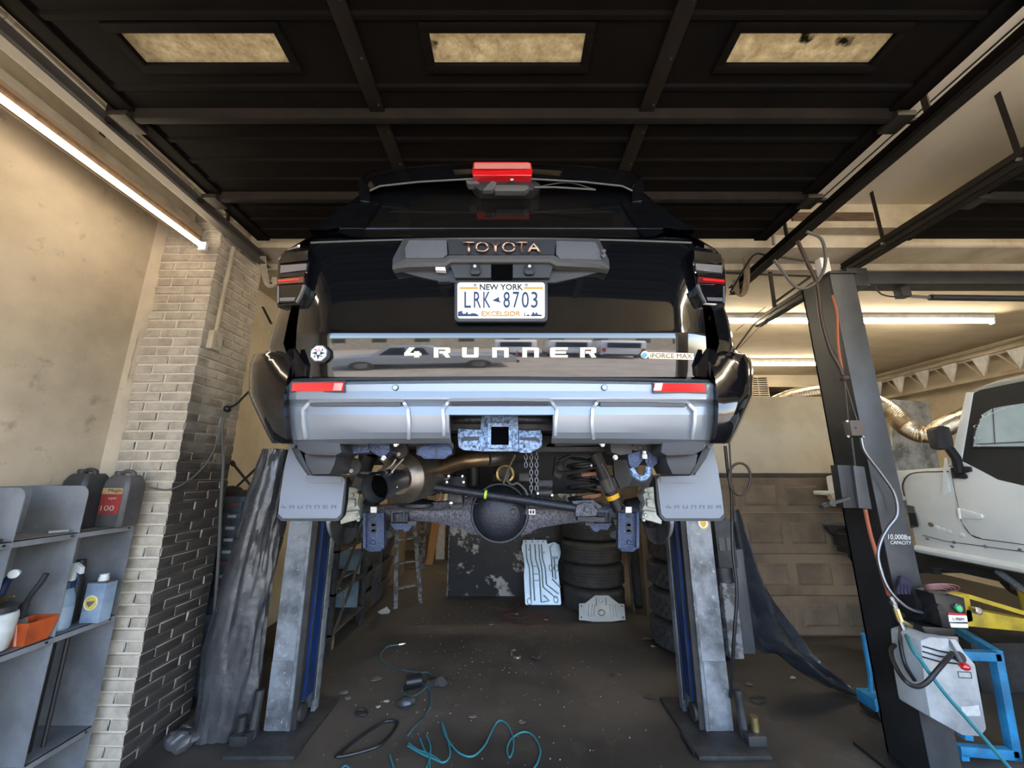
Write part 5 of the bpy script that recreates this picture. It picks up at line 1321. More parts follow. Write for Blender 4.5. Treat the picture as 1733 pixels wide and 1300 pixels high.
# skid plates
def face(o, ux, uz, n_): return lambda a, q, d=0.: V(o) + V(ux)*a + V(uz)*q + V(n_)*d
bl, brr, tl = at(889,1026,5.40), at(950,1026,5.40), at(884,914,5.62)
bl.z = .012; brr.z = .012
fx = face(bl, (brr-bl), (tl-bl), (0,-1,-.12))
t = thing('skid_plate', bl, 'tall pressed aluminium skid plate leaning on the dark board', 'skid plate')
oln = [(0,.02),(.03,0),(.97,0),(1,.02),(1,.60),(1.02,.66),(1.08,.72),(1.12,.80),(1.10,.92),(.95,.965),(.74,.93),(.72,1.0),(.02,1.0),(0,.93),(-.03,.90),(-.03,.82),(.02,.72),(.03,.55),(0,.45)]
B().prism([fx(a, q) for a, q in oln], (0,.006,0)).build('sheet', M['shield_silver'], t)
for ln in ([(.16,.06),(.16,.55),(.10,.70),(.10,.93)], [(.26,.06),(.26,.55),(.22,.70),(.22,.93)], [(.44,.04),(.44,.50),(.36,.70),(.36,.93)], [(.52,.26),(.52,.55),(.48,.70),(.48,.93)], [(.62,.30),(.62,.55),(.56,.70),(.56,.93)], [(.52,.26),(.86,.10)], [(.62,.30),(.94,.16)], [(.44,.04),(.66,.06),(.52,.14)],
           [(.82,.40),(.82,.75),(.80,.88),(.90,.93)], [(.90,.38),(.90,.70)], [(.80,.38),(1.0,.26)], [(.26,.46),(.44,.46)], [(.26,.36),(.44,.36)], [(.26,.58),(.44,.58)]):
    P = [fx(a, q, .002) for a, q in ln]
    B().tube(P, .0055, 6).build('pressed_rib', M['shield_line'], t)
    B().tube([p + V((.010,-.001,0)) for p in P], .006, 6).build('pressed_rib', M['shield_silver'], t)
for a, q in ((.12,.05),(.86,.08),(.94,.55),(.80,.55)):
    B().tube([fx(a+.06*math.cos(2*math.pi*k/10), q+.05*math.sin(2*math.pi*k/10), .003) for k in range(10)], .005, 5, closed=True).build('drain_ring', M['shield_line'], t)
for k in range(4): B().prism([fx(.86+k*.045, .69, .002), fx(.885+k*.045, .69, .002), fx(.885+k*.045, .735, .002), fx(.86+k*.045, .735, .002)], (0,.002,0)).build('vent_slot', M['shield_line'], t)
for a, q in ((.10,.975),(.30,.975),(.46,.975),(.62,.975),(.18,.84),(.36,.80),(.62,.80)): B().lathe(fx(a, q, .001), (0,-1,0), [(.009,0),(.009,.003)], 8).build('bolt_hole', M['shield_line'], t)
bl, brr, tl = at(980,1054,4.84), at(1059,1054,4.84), at(980,1008,5.0)
bl.z = .01; brr.z = .01
fx = face(bl, (brr-bl), (tl-bl), (0,-1,-.2))
t = thing('skid_plate', bl, 'small trapezoid aluminium skid plate leaning on the road tyre stack', 'skid plate')
B().prism([fx(a, q) for a, q in [(0,.06),(.12,.05),(.30,.0),(.70,.0),(.90,.05),(1,.06),(1,.66),(.88,.68),(.66,1.0),(.36,1.0),(.14,.70),(0,.68)]], (0,.006,0)).build('sheet', M['shield_silver'], t)
for a in (.20,.26,.32,.70,.76,.82): B().tube([fx(a, .2, .003), fx(a + (.03 if a < .5 else -.03), .66, .003)], .006, 6).build('pressed_rib', M['shield_silver'], t)
for a in (.38, .60): B().tube([fx(a, .62, .003), fx(a, .92, .003)], .004, 6).build('pressed_rib', M['shield_line'], t)
B().tube([fx(.49+.07*math.cos(2*math.pi*k/12), .34+.11*math.sin(2*math.pi*k/12), .002) for k in range(12)], .005, 5, closed=True).build('drain_ring', M['shield_line'], t)
B().lathe(fx(.49, .78, .001), (0,-1,0), [(.024,0),(.022,.006),(.012,.008)], 14).build('boss', M['shield_silver'], t)
for a in (.05, .95):
    for q in (.16, .58): B().lathe(fx(a, q, .001), (0,-1,0), [(.010,0),(.010,.003)], 8).build('bolt_hole', M['shield_line'], t)
# timber posts and sacks by the tyres
tag(B().box(1.60, 1.80, 5.05, 5.22, 0, 1.80).build('timber_post', M['wood_tan'], bev=.004), 'brown timber post standing between the two tyre stacks', 'post')
struct(B().box(1.80, 2.2, 5.2, 5.3, 0, 3.54), 'wall_inner', M['cream_wall'])
tag(B().cyl((1.49, 5.2, 0), (1.50, 5.44, 1.36), .018, 8).build('broom_stick', M['wood_grey']), 'dark broom stick leaning beside the road tyre stack', 'stick')
rows = [(1.64, 5.40, .02+.11*i, .10+.025*math.sin(i*.8), .09) for i in range(11)]
cloth_tube(rows, 24, 5.2, 'hanging_sack', 'rubber_dusty', 'dark dusty sack hanging behind the broom stick', .03)
# storage rack on the left of the bay
t = thing('storage_rack', (-1.75, 4.5, 0), 'dark angle iron storage rack with pale blue backing behind the left lift post', 'rack')
for y in (3.95, 4.75):
    for x in (-2.15, -1.70): B().box(x, x+.04, y, y+.04, 0, 1.42).build('upright', M['steel_dark'], t)
for z in (.18, .52, .90, 1.28): B().box(-2.15, -1.66, 3.95, 4.79, z, z+.02).build('rack_shelf', M['wood_grey'], t)
for z in (.20, .54, .92): B().box(-2.12, -1.72, 4.70, 4.72, z, z+.26).build('backing_sheet', M['pale_blue'], t)
B().bar((-1.66, 3.97, .15), (-1.66, 4.77, .95), .012, .04).bar((-1.66, 3.97, .55), (-1.66, 4.77, 1.30), .012, .04).build('brace', M['wood_grey'], t)
junk = [('drill_case', 'black tool case on the lower storage rack shelf', 'case', (-2.0,4.0,.545), (.26,.3,.14), 'grime'), ('cardboard_box', 'small cardboard box under the storage rack', 'box', (-1.98,3.97,.0), (.26,.22,.13), 'cardboard'),
        ('parts_box', 'yellow parts box on top of the storage rack', 'box', (-2.05,4.35,1.302), (.16,.2,.10), 'tape_yellow'), ('white_box', 'white carton on top of the storage rack', 'box', (-2.06,4.6,1.302), (.18,.14,.13), 'scrap_white'), ('grease_can', 'dark grease tin on the middle storage rack shelf', 'tin', (-2.02,4.3,.922), (.22,.2,.16), 'grime'),
        ('lime_level', 'lime spirit level lying on top of the storage rack', 'level', (-1.86,4.0,1.302), (.05,.5,.04), 'lime')]
for n_, lab, cat, p, sz, m_ in junk:
    tag(B().box(p[0], p[0]+sz[0], p[1], p[1]+sz[1], p[2], p[2]+sz[2]).build(n_, M[m_], bev=.008), lab, cat)
tag(B().tube(spl([(-1.78,4.05,.56),(-1.72,4.2,.60),(-1.80,4.35,.57),(-1.70,4.5,.61),(-1.82,4.62,.58)], 6), .012, 6).tube(spl([(-1.72,4.1,.58),(-1.66,4.14,.50),(-1.645,4.16,.36)], 5), .008, 6).build('wire_tangle', M['grey_hose']), 'grey wire tangle on the lower storage rack shelf', 'wire')
# crate panels further back
t = thing('plank_bin', (-1.7, 5.4, 0), 'long wooden plank bin along the left of the bay behind the rack', 'bin')
for k, (z0, z1) in enumerate(((.03,.27),(.31,.52),(.58,.78),(.86,1.04))):
    B().obox((-1.72 + .02*k, 5.32, (z0+z1)/2), (0, .50, .02*(k-1)), (.012,0,0), (.03,0,(z1-z0)/2)).build('plank', M['wood_grey'], t, bev=.004)
for y in (4.86, 5.8): B().box(-1.78, -1.73, y, y+.05, 0, 1.12).build('bin_post', M['wood_grey'], t)
B().box(-2.2, -1.80, 4.85, 5.85, .02, .6).build('bin_box', M['grime'], t)
t = thing('step_ladder', (-1.50, 5.45, 0), 'paint spattered folded step ladder leaning by the plank bin', 'ladder')
for dx, m_ in ((0, 'paint_grey_old'), (.16, 'paint_grey_old')):
    for dy in (0,):
        B().bar((-1.45+dx*1.7, 5.30+dx*1.2, 0), (-1.57+dx*.9, 5.50+dx*1.6, 1.25), .05, .022, up=(0,1,0)).build('rail', M[m_], t)
for k in range(4):
    z = .22 + k*.28; f = z/1.25
    B().bar((-1.45-.12*f, 5.30+.2*f, z), (-1.18-.25*f, 5.49+.27*f, z), .07, .018).build('step', M['paint_grey_old'], t)
t = thing('wire_crate', (-1.62, 5.0, 0), 'dark wire mesh panel propped against the plank bin', 'mesh panel')
for k in range(6): B().cyl((-1.655, 5.0+.06*k, .12), (-1.675, 5.0+.06*k, 1.02), .006, 6).build('wire', M['steel_dark'], t)
for k in range(9): B().cyl((-1.655-.02*k/9, 5.0, .12+.11*k), (-1.655-.02*k/9, 5.30, .12+.11*k), .006, 6).build('wire', M['steel_dark'], t)
t = thing('old_door', (-1.72, 6.4, 0), 'dirty tan door slab leaning beyond the step ladder', 'door slab')
B().box(-1.86, -1.80, 5.98, 6.95, .02, 1.60).build('slab', M['wood_tan'], t, bev=.004)
for z0, z1 in ((.15,.62),(.75,1.10),(1.2,1.5)): B().box(-1.803, -1.792, 6.15, 6.80, z0, z1).build('slab_panel', M['wood_tan'], t, bev=.006)
tag(B().box(-1.66, -1.54, 7.3, 7.36, 0, 1.5).build('white_board', M['paint_grey_old']), 'white spattered board standing in the back passage', 'board')
tag(B().obox((-1.44, 7.7, .75), (.07,0,0), (0,.02,0), (.10,.0,.75)).build('orange_plank', M['orange_wood']), 'orange wood plank leaning in the back passage', 'plank')
t = thing('tool_cabinet', (-1.0, 8.3, 0), 'open dark cabinet with a red tool chest on top in the back passage', 'cabinet')
for z in (.05, .38, .72, 1.0): B().box(-1.30, -.55, 8.05, 8.55, z, z+.03).build('shelf_board', M['wood_brown'], t)
for x in (-1.30, -.58): B().box(x, x+.03, 8.05, 8.55, 0, 1.03).build('side_panel', M['wood_brown'], t)
B().box(-1.30, -.55, 8.53, 8.55, 0, 1.03).build('back_panel', M['grime'], t)
t = thing('tool_chest', (-.95, 8.25, 1.03), 'red steel tool chest on the dark cabinet in the back passage', 'tool chest')
B().box(-1.22, -.60, 8.08, 8.5, 1.031, 1.27).build('body', M['red_steel'], t, bev=.01)
B().box(-1.10, -.72, 8.07, 8.08, 1.06, 1.14).build('drawer', M['red_steel'], t, bev=.003)
B().tube(spl([(-1.05,8.06,1.24),(-1.05,8.04,1.21),(-.95,8.04,1.21),(-.95,8.06,1.24)], 4), .008, 6).build('handle', M['steel_dark'], t)
tag(B().box(-1.0, -.68, 8.08, 8.4, .412, .62).build('carton', M['cardboard'], bev=.01), 'crumpled brown carton inside the dark cabinet', 'box')
tag(B().box(-1.5, -1.32, 8.1, 8.4, 0, 1.25).build('white_cabinet', M['white'], bev=.005), 'narrow white cabinet beside the dark cabinet in the back passage', 'cabinet')
tag(B().ball((-1.53, 5.12, .035), .05, 6, (1.3,1,.6)).jitter(.03, 14).build('paper_wad', M['scrap_white']), 'crumpled dirty paper wad on the floor below the plank bin', 'paper')
# ================================================================== BLACK LIFT POST OF THE NEXT BAY
P2 = 2.50
t = thing('lift_post', (2.33, 2.6, 0), 'tall black lift post lettered 10,000lbs capacity beside the white off-roader', 'lift post')
X0, X1, Yf, Yb = 2.245, 2.415, 2.48, 2.74
B().box(X0, X0+.012, Yf, Yb, .02, 3.02).build('side_wall', M['post_black'], t)
B().box(X0, X1, Yf-.006, Yf+.006, .02, 3.02).build('front_wall', M['post_grey'], t, bev=.003)
B().box(X0, X1, Yb-.012, Yb, .02, 3.02).build('rear_wall', M['post_black'], t)
B().box(X1-.02, X1, Yf, Yf+.06, .02, 3.02).box(X1-.02, X1, Yb-.06, Yb, .02, 3.02).build('inner_lip', M['post_grey'], t)
B().box(X0-.01, X1+.02, Yf-.02, Yb+.02, 3.02, 3.035).build('top_plate', M['post_black'], t)
B().box(X0-.12, X1+.12, Yf-.10, Yb+.10, 0, .02).build('base_plate', M['post_black'], t)
for (tx, x0, x1, y0, y1) in (('10,000lbs', 1503, 1541, 904, 914), ('CAPACITY', 1507, 1542, 915, 921)):
    lettering(tx, at(x0, y1, Yf-.009), at(x1, y1+1, Yf-.009), at(x0, y0, Yf-.009), .0008, 'lettering', M['badge_white'], t)
B().box(X0+.03, X0+.035+.06, Yf+.08, Yf+.13, 3.03, 3.20).build('limit_bar', M['white'], t)
# overhead beam with switch bar
t = thing('lift_beam', (4.2, 2.6, 3.0), 'black overhead lift beam with a padded limit bar above the white off-roader', 'beam')
B().box(X1+.01, 6.0, 2.55, 2.67, 2.985, 3.085).build('beam', M['post_black'], t, bev=.004)
B().box(X1+.01, X1+.16, 2.53, 2.69, 2.96, 3.10).build('end_bracket', M['post_black'], t, bev=.004)
B().cyl((3.06, 2.60, 2.90), (6.0, 2.60, 2.86), .022, 12).build('limit_bar', M['ink_black'], t)
B().bar((2.85, 2.6, 2.915), (3.06, 2.6, 2.90), .012, .02).build('switch_lever', M['chain'], t)
B().box(2.83, 2.90, 2.57, 2.63, 2.90, 2.97).build('switch_box', M['steel_dark'], t, bev=.004)
B().tube(spl([(2.62,2.55,2.96),(2.66,2.55,2.90),(2.76,2.55,2.88),(2.84,2.57,2.91)], 5), .005, 6).build('switch_wire', M['black_hose'], t)
tag(B().box(5.85, 6.05, 2.48, 2.74, 0, 3.0).build('far_lift_post', M['post_black'], bev=.004), 'black lift post on the far side of the white off-roader', 'lift post')
# door track frame rods around the post
tag(B().cyl(at(1228,462,3.2), at(1430,470,3.2), .010, 8).build('cross_rod', M['track_steel']), 'thin dark cross rod between the door tracks', 'rod')
tag(B().bar(at(1303,460,3.2), at(1311,520,3.2), .03, .012, up=(0,1,0)).build('drop_strap', M['track_steel']), 'dark drop strap hanging from the cross rod', 'strap')
tag(B().bar(at(1311,512,3.2), at(1372,468,3.2), .02, .02).build('diagonal_brace', M['track_steel']), 'dark diagonal brace above the long door track', 'brace')
tag(B().tube(spl([at(1236,495,2.9), at(1262,450,2.9), at(1278,431,2.9), at(1300,432,2.9), at(1400,448,2.9)], 5), .008, 6).build('spring_cable', M['black_hose']), 'black lift cable bending over the right door track end', 'cable')
tag(B().cyl(at(1276,548,4.42), at(1240,598,4.7), .012, 6).build('end_stay', M['track_steel']), 'thin stay running down from the end of the long door track', 'stay')
for a, q, lab in (((1320,500),(1245,560),'upper'), ((1316,520),(1250,590),'lower')):
    tag(B().cyl(at(a[0],a[1],4.0), at(q[0],q[1],4.6), .004, 5).build('pull_wire', M['track_steel']), '%s thin pull wire below the right door track' % lab, 'wire')
# cable loop and drop cables by the post head
lo_ = [(1365,392),(1390,405),(1397,440),(1388,470),(1365,487),(1345,484),(1325,460),(1310,440)]
tag(B().tube(spl([at(x, y, 2.42) for x, y in lo_], 6), .010, 8).build('cable_coil', M['grey_hose']), 'grey cable coil looping in front of the black post head', 'cable')
tag(B().tube(spl([at(x, y, 2.42) for x, y in ((1350,408),(1366,445),(1382,480),(1390,540),(1404,590),(1420,620),(1428,640))], 6), .013, 8).build('drop_cable', M['brown_cable']), 'brown drop cable running from the coil down the black post', 'cable')
tag(B().tube(spl([at(x, y, 2.43) for x, y in ((1408,500),(1416,530),(1418,580),(1424,620),(1428,640))], 6), .008, 8).build('orange_cable', M['orange_hose']), 'orange cable taped to the upper black lift post', 'cable')
tag(B().ball(at(1428,640,2.42), .028, 6, (1,1,.8)).jitter(.01, 30).build('tape_knot', M['brown_cable']), 'brown tape knot joining the cables on the black post', 'tape')
for k, (x1, y1) in enumerate(((1436,716), (1452,716))):
    tag(B().cyl(at(1429,642,2.425), at(x1, y1, 2.43), .004, 5).build('thin_wire', M['brown_cable']), ('first', 'second')[k] + ' thin wire from the tape knot to the junction box', 'wire')
t = thing('junction_box', at(1447,727,2.44), 'dusty square junction box on the black lift post', 'junction box')
a, q = at(1433,712,2.44), at(1463,738,2.44)
B().box(a.x, q.x, 2.42, 2.475, q.z, a.z).build('box', mat('dusty_steel', (.12,.10,.085), .7, .2), t, bev=.006)
for px, py in ((1435,739),(1460,739),(1433,713)): B().lathe(at(px,py,2.42), (0,-1,0), [(.007,0),(.007,.006)], 8).build('screw', M['bolt'], t)
B().lathe(at(1448,724,2.42), (0,-1,0), [(.007,0),(.007,.002)], 8).build('knockout', M['ink_black'], t)
tag(B().tube(spl([at(x, y, d) for x, y, d in ((1457,741,2.42),(1464,765,2.42),(1490,800,2.42),(1513,835,2.42),(1518,870,2.42),(1503,893,2.42),(1491,915,2.42),(1486,945,2.42),(1500,990,2.40),(1525,1020,2.38),(1552,1035,2.37),(1588,1038,2.36))], 7), .009, 8).build('armoured_cable', M['chain']), 'silver armoured cable from the junction box to the power unit', 'cable')
tag(B().cyl(at(1441,741,2.435), at(1447,790,2.435), .007, 8).build('box_conduit', M['steel_dark']), 'short conduit between the junction box and the lock cover', 'pipe')
# lock release cover with lever
t = thing('lock_cover', at(1445,820,2.42), 'black steel lock cover with a release lever on the black post', 'lock cover')
B().prism([at(x, y, 2.425) for x, y in ((1417,787),(1445,788),(1457,860),(1428,860))], (0,.055,0)).build('cover_side', M['post_black'], t, bev=.003)
B().prism([at(x, y, 2.41) for x, y in ((1444,788),(1463,790),(1476,862),(1454,860))], (0,.06,0)).build('cover_front', M['post_grey'], t, bev=.003)
B().prism([at(x, y, 2.424) for x, y in ((1433,820),(1437,820),(1440,850),(1436,850))], (0,.002,0)).build('lever_slot', M['ink_black'], t)
B().cyl(at(1436,844,2.42), at(1392,857,2.36), .010, 10).build('lever', M['chain'], t)
B().cyl(at(1402,854,2.372), at(1390,858,2.357), .014, 10).build('lever_grip', M['steel_dark'], t)
tag(B().cyl(at(1404,841,2.68), at(1445,842,2.68), .020, 10).build('tan_handle', M['tyre_tan']), 'short tan handle sticking out behind the lock cover', 'handle')
tag(B().tube(spl([at(x, y, 2.43) for x, y in ((1464,862),(1472,900),(1482,935),(1492,970),(1504,1008))], 5), .010, 8).build('orange_hose', M['orange_hose']), 'faded orange hose running down the black post to the brass fitting', 'hose')

# ------------------------------------------------------------------ power unit
t = thing('power_unit', at(1600,1100,2.40), 'hydraulic lift power unit with a dirty white tank on the black post', 'power unit')
ma = at(1545,1012,2.36); 
B().cyl(at(1528,1014,2.44), at(1580,1020,2.44), .075, 24).build('motor_end', M['motor_black'], t)
B().cyl(at(1542,1022,2.43), at(1604,1034,2.42), .085, 28).build('motor', M['motor_black'], t)
for k in range(5): B().tube([at(1548+k*9,1023+k*2,2.428) + V((0,.086*math.cos(2*math.pi*i/24),.086*math.sin(2*math.pi*i/24))) for i in range(24)], .005, 5, closed=True).build('motor_fin', M['motor_black'], t)
patch([(1580,1005),(1632,1012),(1640,1066),(1596,1062)], 2.28, .10, 'switch_box', 'motor_black', t, bev=.004)
patch([(1605,1040),(1636,1042),(1638,1053),(1607,1053)], 2.277, .003, 'label_plate', 'badge_white', t)
patch([(1604,1037),(1634,1039),(1635,1042),(1605,1041)], 2.277, .003, 'label_header', 'red_lens', t)
patch([(1608,1055),(1638,1056),(1639,1063),(1610,1062)], 2.277, .003, 'label_strip', 'badge_white', t)
lettering('L-900M', at(1613,1050,2.2755), at(1632,1051,2.2755), at(1612,1045,2.2755), .0006, 'label_lettering', M['ink_black'], t)
B().lathe(at(1620,1029,2.28), (0,-1,0), [(.022,0),(.022,.008),(.017,.012)], 18).build('button_ring', M['chain'], t)
B().lathe(at(1620,1029,2.272), (0,-1,0), [(.015,0),(.015,.010),(.012,.012)], 18).build('green_button', M['green_button'], t)
B().lathe(at(1588,1028,2.28), (0,-1,0), [(.018,0),(.018,.012)], 16).build('knockout', M['ink_black'], t)
patch([(1560,1060),(1618,1064),(1616,1082),(1570,1078)], 2.32, .14, 'pump_head', 'motor_black', t, bev=.006)
patch([(1586,1076),(1622,1078),(1624,1092),(1588,1090)], 2.30, .10, 'valve_block', 'chain', t, bev=.004)
tkp = [(1558,1084),(1575,1078),(1620,1082),(1634,1105),(1652,1125),(1660,1170),(1672,1236),(1660,1248),(1630,1246),(1575,1215),(1565,1160)]
P = [at(x, y, 2.27) for x, y in tkp]
tk = B().prism(P, (0,.17,0)).build('oil_tank', M['tank_plastic'], t, bev=.014)
for k in range(3): B().tube([at(1562,1094+k*9,2.268), at(1590,1102+k*9,2.264), at(1625,1108+k*8,2.268)], .004, 6).build('tank_groove', M['ink_black'], tk)
B().lathe(at(1622,1112,2.268), (0,-1,.3), [(.026,0),(.026,.012),(.020,.014)], 16).build('filler_cap', M['ink_black'], t)
B().cyl(at(1604,1082,2.28), at(1628,1122,2.22), .008, 8).build('release_lever', M['chain'], t)
B().ball(at(1632,1128,2.21), .021, 8, (1.1,1,.85)).build('lever_knob', M['red_lens'], t)
b = B(); sq = [(1621,1137),(1643,1138),(1645,1148),(1623,1147)]
b.tube([at(x, y, 2.267) for x, y in sq], .0018, 5, closed=True).build('tank_mark', M['ink_black'], t)
patch([(1626,1196),(1656,1194),(1660,1212),(1630,1212)], 2.2675, .002, 'tank_sticker', 'bottle_white', t)
# cap items on the motor
t = thing('nitrile_glove', at(1530,1005,2.34), 'dark purple glove draped over the power unit motor', 'glove')
B().ball(at(1528,990,2.42), .05, 8, (.9,.6,.9)).jitter(.03, 16).build('glove', M['purple_glove'], t)
for k in range(4): B().tube(spl([at(1521+k*5,992,2.38), at(1519+k*6,1000,2.37), at(1520+k*6,1006,2.365)], 3), .009, 7).build('finger', M['purple_glove'], t)
b = B()
for k in range(4):
    P = [at(1585 + (18+4*k)*math.cos(2*math.pi*i/16) + 3*k, 999 + (3+k*1.4)*math.sin(2*math.pi*i/16) - k*1.2, 2.36 + .06*math.sin(2*math.pi*i/16)) for i in range(16)]
    b.tube(spl(P, 2, True), .0028, 6, closed=True)
tag(b.build('wire_coil', M['pink_wire']), 'coil of pink wire lying on the power unit', 'wire')
tag(B().tube([at(1585 + 20*math.cos(2*math.pi*i/14), 993 + 4*math.sin(2*math.pi*i/14), 2.36 + .05*math.sin(2*math.pi*i/14)) for i in range(14)], .005, 6, closed=True).build('wire_coil', M['pale_blue']), 'loop of pale blue wire on top of the pink wire coil', 'wire')
# fittings and hoses
t = thing('hose_fitting', at(1520,1045,2.38), 'brass and steel hose tee hanging on the black post', 'hose fitting')
for a, q, r, m_ in (((1508,1010),(1516,1030),.012,'chain'), ((1516,1030),(1524,1052),.016,'brass'), ((1524,1052),(1532,1070),.013,'chain'), ((1524,1050),(1543,1060),.011,'brass'), ((1510,1018),(1514,1024),.018,'chain')):
    B().cyl(at(a[0],a[1],2.40), at(q[0],q[1],2.39), r, 8).build('fitting_body', M[m_], t)
tag(B().tube(spl([at(x, y, d) for x, y, d in ((1532,1070,2.39),(1540,1090,2.27),(1548,1105,2.23),(1556,1114,2.22),(1570,1135,2.22),(1600,1175,2.2),(1635,1215,2.2),(1670,1255,2.2),(1705,1296,2.2),(1730,1325,2.2))], 6), .009, 8).build('air_hose', M['teal_hose']), 'teal air hose running down across the white oil tank', 'hose')
tag(B().tube(spl([at(x, y, d) for x, y, d in ((1514,1092,2.40),(1508,1100,2.36),(1512,1120,2.30),(1530,1150,2.22),(1550,1162,2.2),(1568,1155,2.2),(1590,1130,2.2),(1612,1105,2.24))], 6), .011, 8).build('hydraulic_hose', M['black_hose']), 'black hydraulic hose sagging below the power unit', 'hose')
tag(B().tube(spl([at(x, y, d) for x, y, d in ((1524,1062,2.40),(1524,1090,2.36),(1532,1125,2.34),(1548,1152,2.28))], 6), .009, 8).build('hydraulic_hose', M['black_hose']), 'short black hose from the brass tee to the sagging hose', 'hose')
# yellow lift arm, blue stand
t = thing('swing_arm', at(1640,1040,2.62), 'yellow lift swing arm below the white off-roader', 'lift arm')
B().prism([at(1634,1030,2.7), at(1760,1052,2.7), at(1760,1072,2.7), at(1634,1060,2.7)], (0,.10,0)).build('arm', M['yellow_paint'], t, bev=.006)
B().prism([at(1604,1005,2.7), at(1640,1006,2.7), at(1648,1052,2.7), at(1636,1055,2.7), at(1628,1016,2.7), at(1606,1016,2.7)], (0,.06,0)).build('hinge_plate', M['yellow_paint'], t, bev=.004)
B().bar(at(1634,1008,2.72), at(1760,1046,2.72), .03, .025).build('guard_bar', M['yellow_paint'], t)
B().lathe(at(1648,1032,2.68), (0,-1,0), [(.022,0),(.022,.03),(.014,.032)], 10).build('hinge_bolt', M['bolt'], t)
t = thing('tool_stand', (2.9, 2.85, 0), 'cyan painted steel frame stand behind the power unit', 'stand')
F = lambda x, y, d=2.72: at(x, y, d)
for a, q in (((1622,1108),(1688,1110)), ((1684,1104),(1716,1280)), ((1620,1268),(1718,1276)), ((1620,1108),(1634,1250))):
    B().bar(F(*a), F(*q), .05, .045, up=(0,1,0)).build('frame_bar', M['cyan_paint'], t, bev=.003)
B().bar(F(1690,1108)+V((0,.0,0)), F(1690,1108)+V((.25,.6,.02)), .045, .045).build('frame_bar', M['cyan_paint'], t)
for px, py in ((1626,1275),(1716,1282)):
    p = F(px, py); B().bar(p, V((p.x, p.y, 0)), .045, .045, up=(0,1,0)).build('leg', M['cyan_paint'], t)
t = thing('jack_handle', at(1475,1120,3.1), 'slim cyan jack handle standing behind the black post', 'jack')
B().tube([at(1460,1072,3.1), at(1472,1140,3.1), at(1474,1172,3.1)], .014, 8).build('handle', M['cyan_paint'], t)
p = at(1484,1185,3.1); B().box(p.x-.06, p.x+.05, 3.05, 3.2, .06, p.z+.03).build('jack_body', M['cyan_paint'], t, bev=.01)
for yy in (3.06, 3.19): B().lathe((p.x, yy, .05), (0,1,0), [(.05,-.012),(.05,.012)], 16).build('caster', M['ink_black'], t)

# ================================================================== WHITE OFF-ROADER ON THE NEXT LIFT
JX, JW = 3.30, 1.50
j = thing('off_roader', (4.05, 3.0, 1.05), 'old white soft top off-roader raised on the lift beside the black post', 'car')
def J(px, py, dx=0.): 
    return ax(px, py, JX + dx)
def jp(pts, name, m_, par=None, th=.03, dx=0., bev=0.):
    return B().prism([J(x, y, dx) for x, y in pts], (th, 0, 0)).build(name, M[m_], par or j, bev=bev)
def YZ(y, z): return V((JX, y, z))
zr, zs_, zc = 1.045, 1.09, 1.66          # rocker, sill, cowl heights
body = [YZ(3.36,1.05), YZ(3.36,1.62), YZ(2.98,1.655), YZ(2.96,1.70), YZ(1.0,1.66), YZ(.3,1.62), YZ(.3,1.05)]
B().prism(body, (JW,0,0)).build('tub', M['jeep_white'], j, bev=.012)
B().tube([V((JX-.012,3.34,1.05)), V((JX-.012,.3,1.05))], .030, 10).build('rocker', M['jeep_white'], j)
# cowl / hood / fender
B().prism([YZ(2.95,1.70), YZ(3.30,1.68), YZ(4.3,1.62), YZ(4.3,1.30), YZ(3.3,1.30)], (1.30,0,0)).build('hood', M['jeep_white'], j, bev=.03).location = (.10,0,0)
B().box(JX-.02, JX+.45, 3.40, 4.35, 1.42, 1.46).build('front_wing', M['jeep_white'], j, bev=.01)
B().tube(spl([V((JX-.004,3.36,1.46)), V((JX-.004,3.35,1.56)), V((JX-.004,3.25,1.645)), V((JX-.004,2.98,1.66))], 6), .005, 6).build('cowl_seam', M['steel_dark'], j)
# windshield frame, soft top, window
A_top, A_bot = J(1638,664), J(1606,790)
jp([(1634,664),(1646,664),(1626,782),(1604,790),(1610,770)], 'windshield_pillar', 'jeep_white', th=.05, dx=-.012, bev=.008)
B().shell([[A_bot + V((.04,.03,0)), A_bot + V((JW-.05,.03,0))], [A_top + V((.06,.03,0)), A_top + V((JW-.07,.03,0))]], (0,.006,0)).build('windshield', M['van_glass'], j)
top_ = [J(1634,672), J(1644,657), J(1670,647), J(1733,634)]
yz = [(p.y, p.z) for p in top_] + [(1.0, top_[-1].z+.01), (.35, top_[-1].z-.02)]
B().shell([[V((JX+d, y, z + (0.02 if 0 < k < 4 else -.02))) for y, z in yz] for k, d in enumerate((0,.10,JW/2,JW-.10,JW))], (0,0,-.03)).build('roof_cloth', mat('roof_cloth', (.42,.42,.38), .8, col2=(.30,.30,.27), sc=4), j)
side = [J(1640,668), J(1660,660), J(1733,645)] ; zt = side[-1].z
sp_ = [J(1632,686), J(1640,670), J(1660,660), J(1733,645), V((JX,.4,zt)), V((JX,.4,1.60)), J(1760,825), J(1733,822), J(1690,812), J(1660,796), J(1628,780), J(1616,778)]
b = B().prism([p + V((-.004,0,0)) for p in sp_], (.03,0,0)); b.build('soft_top_side', M['soft_top'], j)
wq = [J(1649,757), J(1652,730), J(1664,700), J(1680,690), J(1700,686), J(1733,681), V((JX, 1.1, J(1733,681).z)), V((JX, 1.1, J(1733,756).z)), J(1733,757)]
wv = B().prism([p + V((-.010,0,0)) for p in wq], (.005,0,0)).build('side_window', M['clear_vinyl'], j)
B().tube([p + V((-.011,0,0)) for p in wq], .007, 6, closed=True).build('window_seam', M['soft_top'], wv)
for k in range(5):
    B().tube(spl([J(1655+4*k,712-2*k,-.013), J(1664+8*k,708-4*k,-.013), J(1660+14*k,700-3*k,-.013)], 4), .003, 5).build('tie_cord', M['white'], wv)
